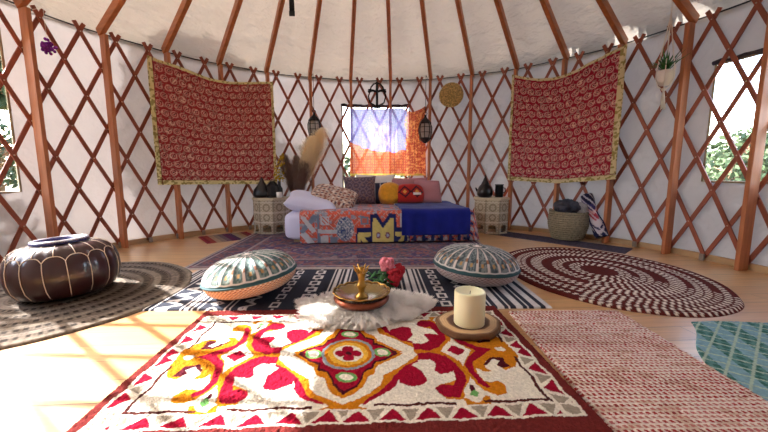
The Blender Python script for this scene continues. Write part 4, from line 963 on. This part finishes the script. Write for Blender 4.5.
# basket with blankets and standing rolled textile
BKX, BKY = 2.235, 1.68
e = empty('wicker_basket', (BKX, BKY, .009), 0, 'round pale wicker basket below the right red tapestry', 'basket'); e.scale = (1, 1, 1.17)
b = MB(); n = 96
for j in range(13):
    t = j/12; q = .155+.05*sin(PI*min(1, t*.75)); z = .012+.255*t
    b.tube([((q+.004*sin(i*PI/2+j*PI))*cos(2*PI*i/n), (q+.004*sin(i*PI/2+j*PI))*sin(2*PI*i/n), z) for i in range(n)], .0115, 6, closed=True)
b.build('weave', M['wicker'], e)
b = MB(); b.lathe([(0, .004), (.152, .004), (.187, .12), (.196, .2), (.188, .26), (.178, .26), (.18, .2), (.14, .02), (0, .018)], 48); b.build('liner', M['wicker'], e)
for s in (-1, 1):
    b = MB(); b.tube([(s*(.185+.03*sin(PI*i/8)), .06*cos(PI*i/8), .25+.05*sin(PI*i/8)) for i in range(9)], .008, 6); b.build('handle', M['wicker'], e)
def lump(name, c, sc, m, label, seed, cat='blanket'):
    n = 60; A, Q = np.meshgrid(np.linspace(0, 2*PI, n, endpoint=False), np.linspace(-PI/2, PI/2, 30), indexing='ij')
    x = np.cos(A)*np.cos(Q); y = np.sin(A)*np.cos(Q); z = np.sin(Q); k = 1+.3*(vnoise(x+2, y+z+2, 3.5, seed)-.5)+.1*np.sin(x*14+y*9+z*6)
    v = np.stack([(x*k*sc[0]).ravel(), (y*k*sc[1]).ravel(), (z*k*sc[2]).ravel()], 1); o = mesh_obj(name, v, grid_faces(n, 30, wrap=True), m, None, True, c); return tag(o, label, cat)
lump('folded_blanket', (BKX-.045, BKY-.03, .385), (.13, .12, .085), M['greycloth'], 'charcoal blanket bunched in the left side of the wicker basket', 5)
lump('folded_blanket', (BKX+.10, BKY-.06, .36), (.065, .09, .075), M['lightgrey'], 'pale grey blanket tucked in the right side of the wicker basket', 6)
def roll():
    e0 = Vector((2.475, 1.43, .07)); e1 = Vector((2.42, 1.66, .52)); n = 60; k = 48; ax = (e1-e0).normalized(); a1 = ax.orthogonal().normalized(); a2 = ax.cross(a1); vs = []; cs = []
    for i in range(n):
        t = i/(n-1); r = .058*(1+.12*sin(t*9)+.1*(t < .1)) ; c = e0+(e1-e0)*t+a1*.012*sin(t*5)
        for j in range(k):
            a = 2*PI*j/k; q = r*(1+.10*sin(3*a+t*4)); vs.append(c+a1*q*cos(a)+a2*q*sin(a)); h = t*1.0+.10*sin(a*2+1)
            col = '20244E' if h < .16 else 'C8C0CC' if h < .24 else '2A2A58' if h < .30 else 'D6CCD4' if h < .46 else 'B8485A' if h < .62 else 'D0A0A8' if h < .68 else '3A3470' if h < .84 else '16183A'
            if sin(a*6+t*30) > .75: col = 'D0CCD8'
            cs.append(lin(col))
    fs = [(i*k+j, i*k+(j+1) % k, (i+1)*k+(j+1) % k, (i+1)*k+j) for i in range(n-1) for j in range(k)]+[tuple(range(k))[::-1], tuple((n-1)*k+j for j in range(k))]
    o = mesh_obj('rolled_textile', vs, fs, M['vcloth'], None, True, cols=np.array(cs)); tag(o, 'rolled navy, pink and white striped textile leaning beside the wicker basket', 'textile')
    b = MB(); 
    for j in range(3): b.tube([e0+a1*.05*cos(j*2)+a2*.05*sin(j*2)+ax*.3, e0+a1*.075*cos(j*2+.4)+a2*.075*sin(j*2+.4)+ax*.15, e0+a1*.07*cos(j*2+1)+a2*.07*sin(j*2+1)-ax*.0], .006, 6)
    b.build('cord_tie', M['navy'], o)
roll()

# ------------------------------------------------------------------ outside
def outside():
    n = 48; v = []; rs = [3.15, 4, 6, 9, 14, 22, 36, 60, 90, 140, 220]
    for i in range(n):
        a = 2*PI*i/n
        for r in rs:
            z = -.45-.02*(r-3) + (0 if r < 12 else (r-12)*.055*(1+.6*sin(2*a+1)+.3*sin(5*a))); v.append((r*sin(a), r*cos(a), z))
    m = len(rs); o = mesh_obj('terrain', v, [(i*m+j, ((i+1) % n)*m+j, ((i+1) % n)*m+j+1, i*m+j+1) for i in range(n) for j in range(m-1)], M['ground'], None, True); tag(o, kind='structure')
    def tree(x, y, h, w, label, nl=900, lo=.34, ls=1.):
        e = empty('tree', (x, y, -.5), 0, label, 'tree', 'trees outside')
        b = MB(); b.tube([(0, 0, 0), (.05*h, .03*h, .35*h), (-.02*h, 0, .6*h), (.0, .02*h, .85*h)], [.05*h, .035*h, .025*h, .01*h], 7)
        for k in range(7):
            a = k*2.4; b.tube([(0, 0, h*(.3+.07*k)), (w*.5*cos(a), w*.5*sin(a), h*(.42+.07*k))], [.015*h, .006*h], 5)
        b.build('trunk', M['trunk'], e); b = MB()
        for k in range(nl):
            d = Vector((random.gauss(0, 1), random.gauss(0, 1), random.gauss(0, 1))).normalized()*random.random()**.4; c = Vector((d.x*w, d.y*w, h*(1-lo)+d.z*h*lo)); s = (random.uniform(.04, .09)*w+.02)*ls
            q = Vector((random.gauss(0, 1), random.gauss(0, 1), random.gauss(0, 1))).normalized(); r_ = q.orthogonal().normalized()*s; t_ = q.cross(r_).normalized()*s*.6
            b.add([c-r_, c-t_, c+r_, c+t_], [(0, 1, 2, 3)])
        b.build('crown', M['foliage'], e, smooth=False)
    tree(10.5, 7.3, 2.5, 1.1, 'low green tree outside the right window'); tree(9.0, 6.3, 1.7, .8, 'bush outside the lower part of the right window', 500); tree(13, 9.2, 2.9, 1.2, 'taller tree outside the far right window')
    e = empty('shrub', (-4.3, .45, -.5), 0, 'leafy green shrub outside the left edge window', 'shrub', 'trees outside'); b = MB()
    for k in range(7): b.tube([(0, 0, 0), (.3*cos(k), .5*sin(k), .9), (.4*cos(k*2.1), .75*sin(k*2.1), 1.8)], [.03, .02, .008], 5)
    b.build('trunk', M['trunk'], e); b = MB()
    for k in range(3600):
        d = Vector((random.gauss(0, 1), random.gauss(0, 1), random.gauss(0, 1))).normalized()*random.random()**.4; c = Vector((d.x*.5, d.y*.95, 1.15+d.z*1.05)); q = Vector((random.gauss(0, 1), random.gauss(0, 1), random.gauss(0, 1))).normalized(); r_ = q.orthogonal().normalized()*.055; t_ = q.cross(r_).normalized()*.03
        b.add([c-r_, c-t_, c+r_, c+t_], [(0, 1, 2, 3)])
    b.build('crown', M['foliage'], e, smooth=False)
    tree(-5.1, 3.35, 4.9, .9, 'large leafy tree added outside to shade the left wall', 3000, .3, 1.5); tree(-5.4, 5.6, 5.4, 1.15, 'second large leafy tree added for shade, outside beyond the left wall', 3000, .3, 1.4)  # both trees added to block sun that would brighten the left canvas
    tree(-9.5, 6.3, 2.6, 1.1, 'green tree outside the left window')
    tree(-2.2, 10.5, 2.2, 1.4, 'scrubby tree outside the back window', 700); tree(1.9, 13.0, 2.5, 1.4, 'rounded tree outside the back window behind the curtain', 700)
outside()

# ------------------------------------------------------------------ light, camera
SUN_DIR = Vector((.93, -.37, -math.tan(rad(32.0)))).normalized()
ld = bpy.data.lights.new('sun', 'SUN'); ld.energy = 28; ld.angle = rad(.6); ld.color = (1, .97, .92); lo = bpy.data.objects.new('sun', ld); COL.objects.link(lo)
lo.rotation_euler = SUN_DIR.to_track_quat('-Z', 'Y').to_euler(); lo.location = (-8, 3, 7)
w = bpy.data.worlds.new('sky'); S.world = w; w.use_nodes = True; nt = w.node_tree
sk = nt.nodes.new('ShaderNodeTexSky'); sk.sky_type = 'NISHITA'; sk.sun_disc = False; sk.sun_elevation = rad(36); sk.sun_rotation = math.atan2(-.93, .37); sk.air_density = 1.2; sk.dust_density = 3.0; sk.ozone_density = 1
bg = nt.nodes['Background']; bg.inputs['Strength'].default_value = 2.7
mixc = nt.nodes.new('ShaderNodeMix'); mixc.data_type = 'RGBA'; mixc.inputs[0].default_value = .35; nt.links.new(sk.outputs[0], mixc.inputs[6]); mixc.inputs[7].default_value = (.9, .95, 1.0, 1)
nt.links.new(mixc.outputs[2], bg.inputs['Color'])
S.view_settings.view_transform = 'Standard'; S.view_settings.look = 'None'; S.view_settings.exposure = 0.2; S.view_settings.gamma = 1; S.view_settings.use_curve_mapping = False
cd = bpy.data.cameras.new('camera'); cd.sensor_width = 36; cd.lens = 338.37/768*36; cd.clip_start = .02; cd.clip_end = 600
cam = bpy.data.objects.new('camera', cd); COL.objects.link(cam); cam.location = (.0112, -2.2069, .7764)
cam.rotation_euler = (rad(90-7.277), 0, rad(-.985)); S.camera = cam
S.cycles.use_denoising = True; S.cycles.caustics_reflective = False
S.cycles.max_bounces = 10; S.cycles.diffuse_bounces = 6; S.cycles.transparent_max_bounces = 12
S.cycles.sample_clamp_indirect = 6
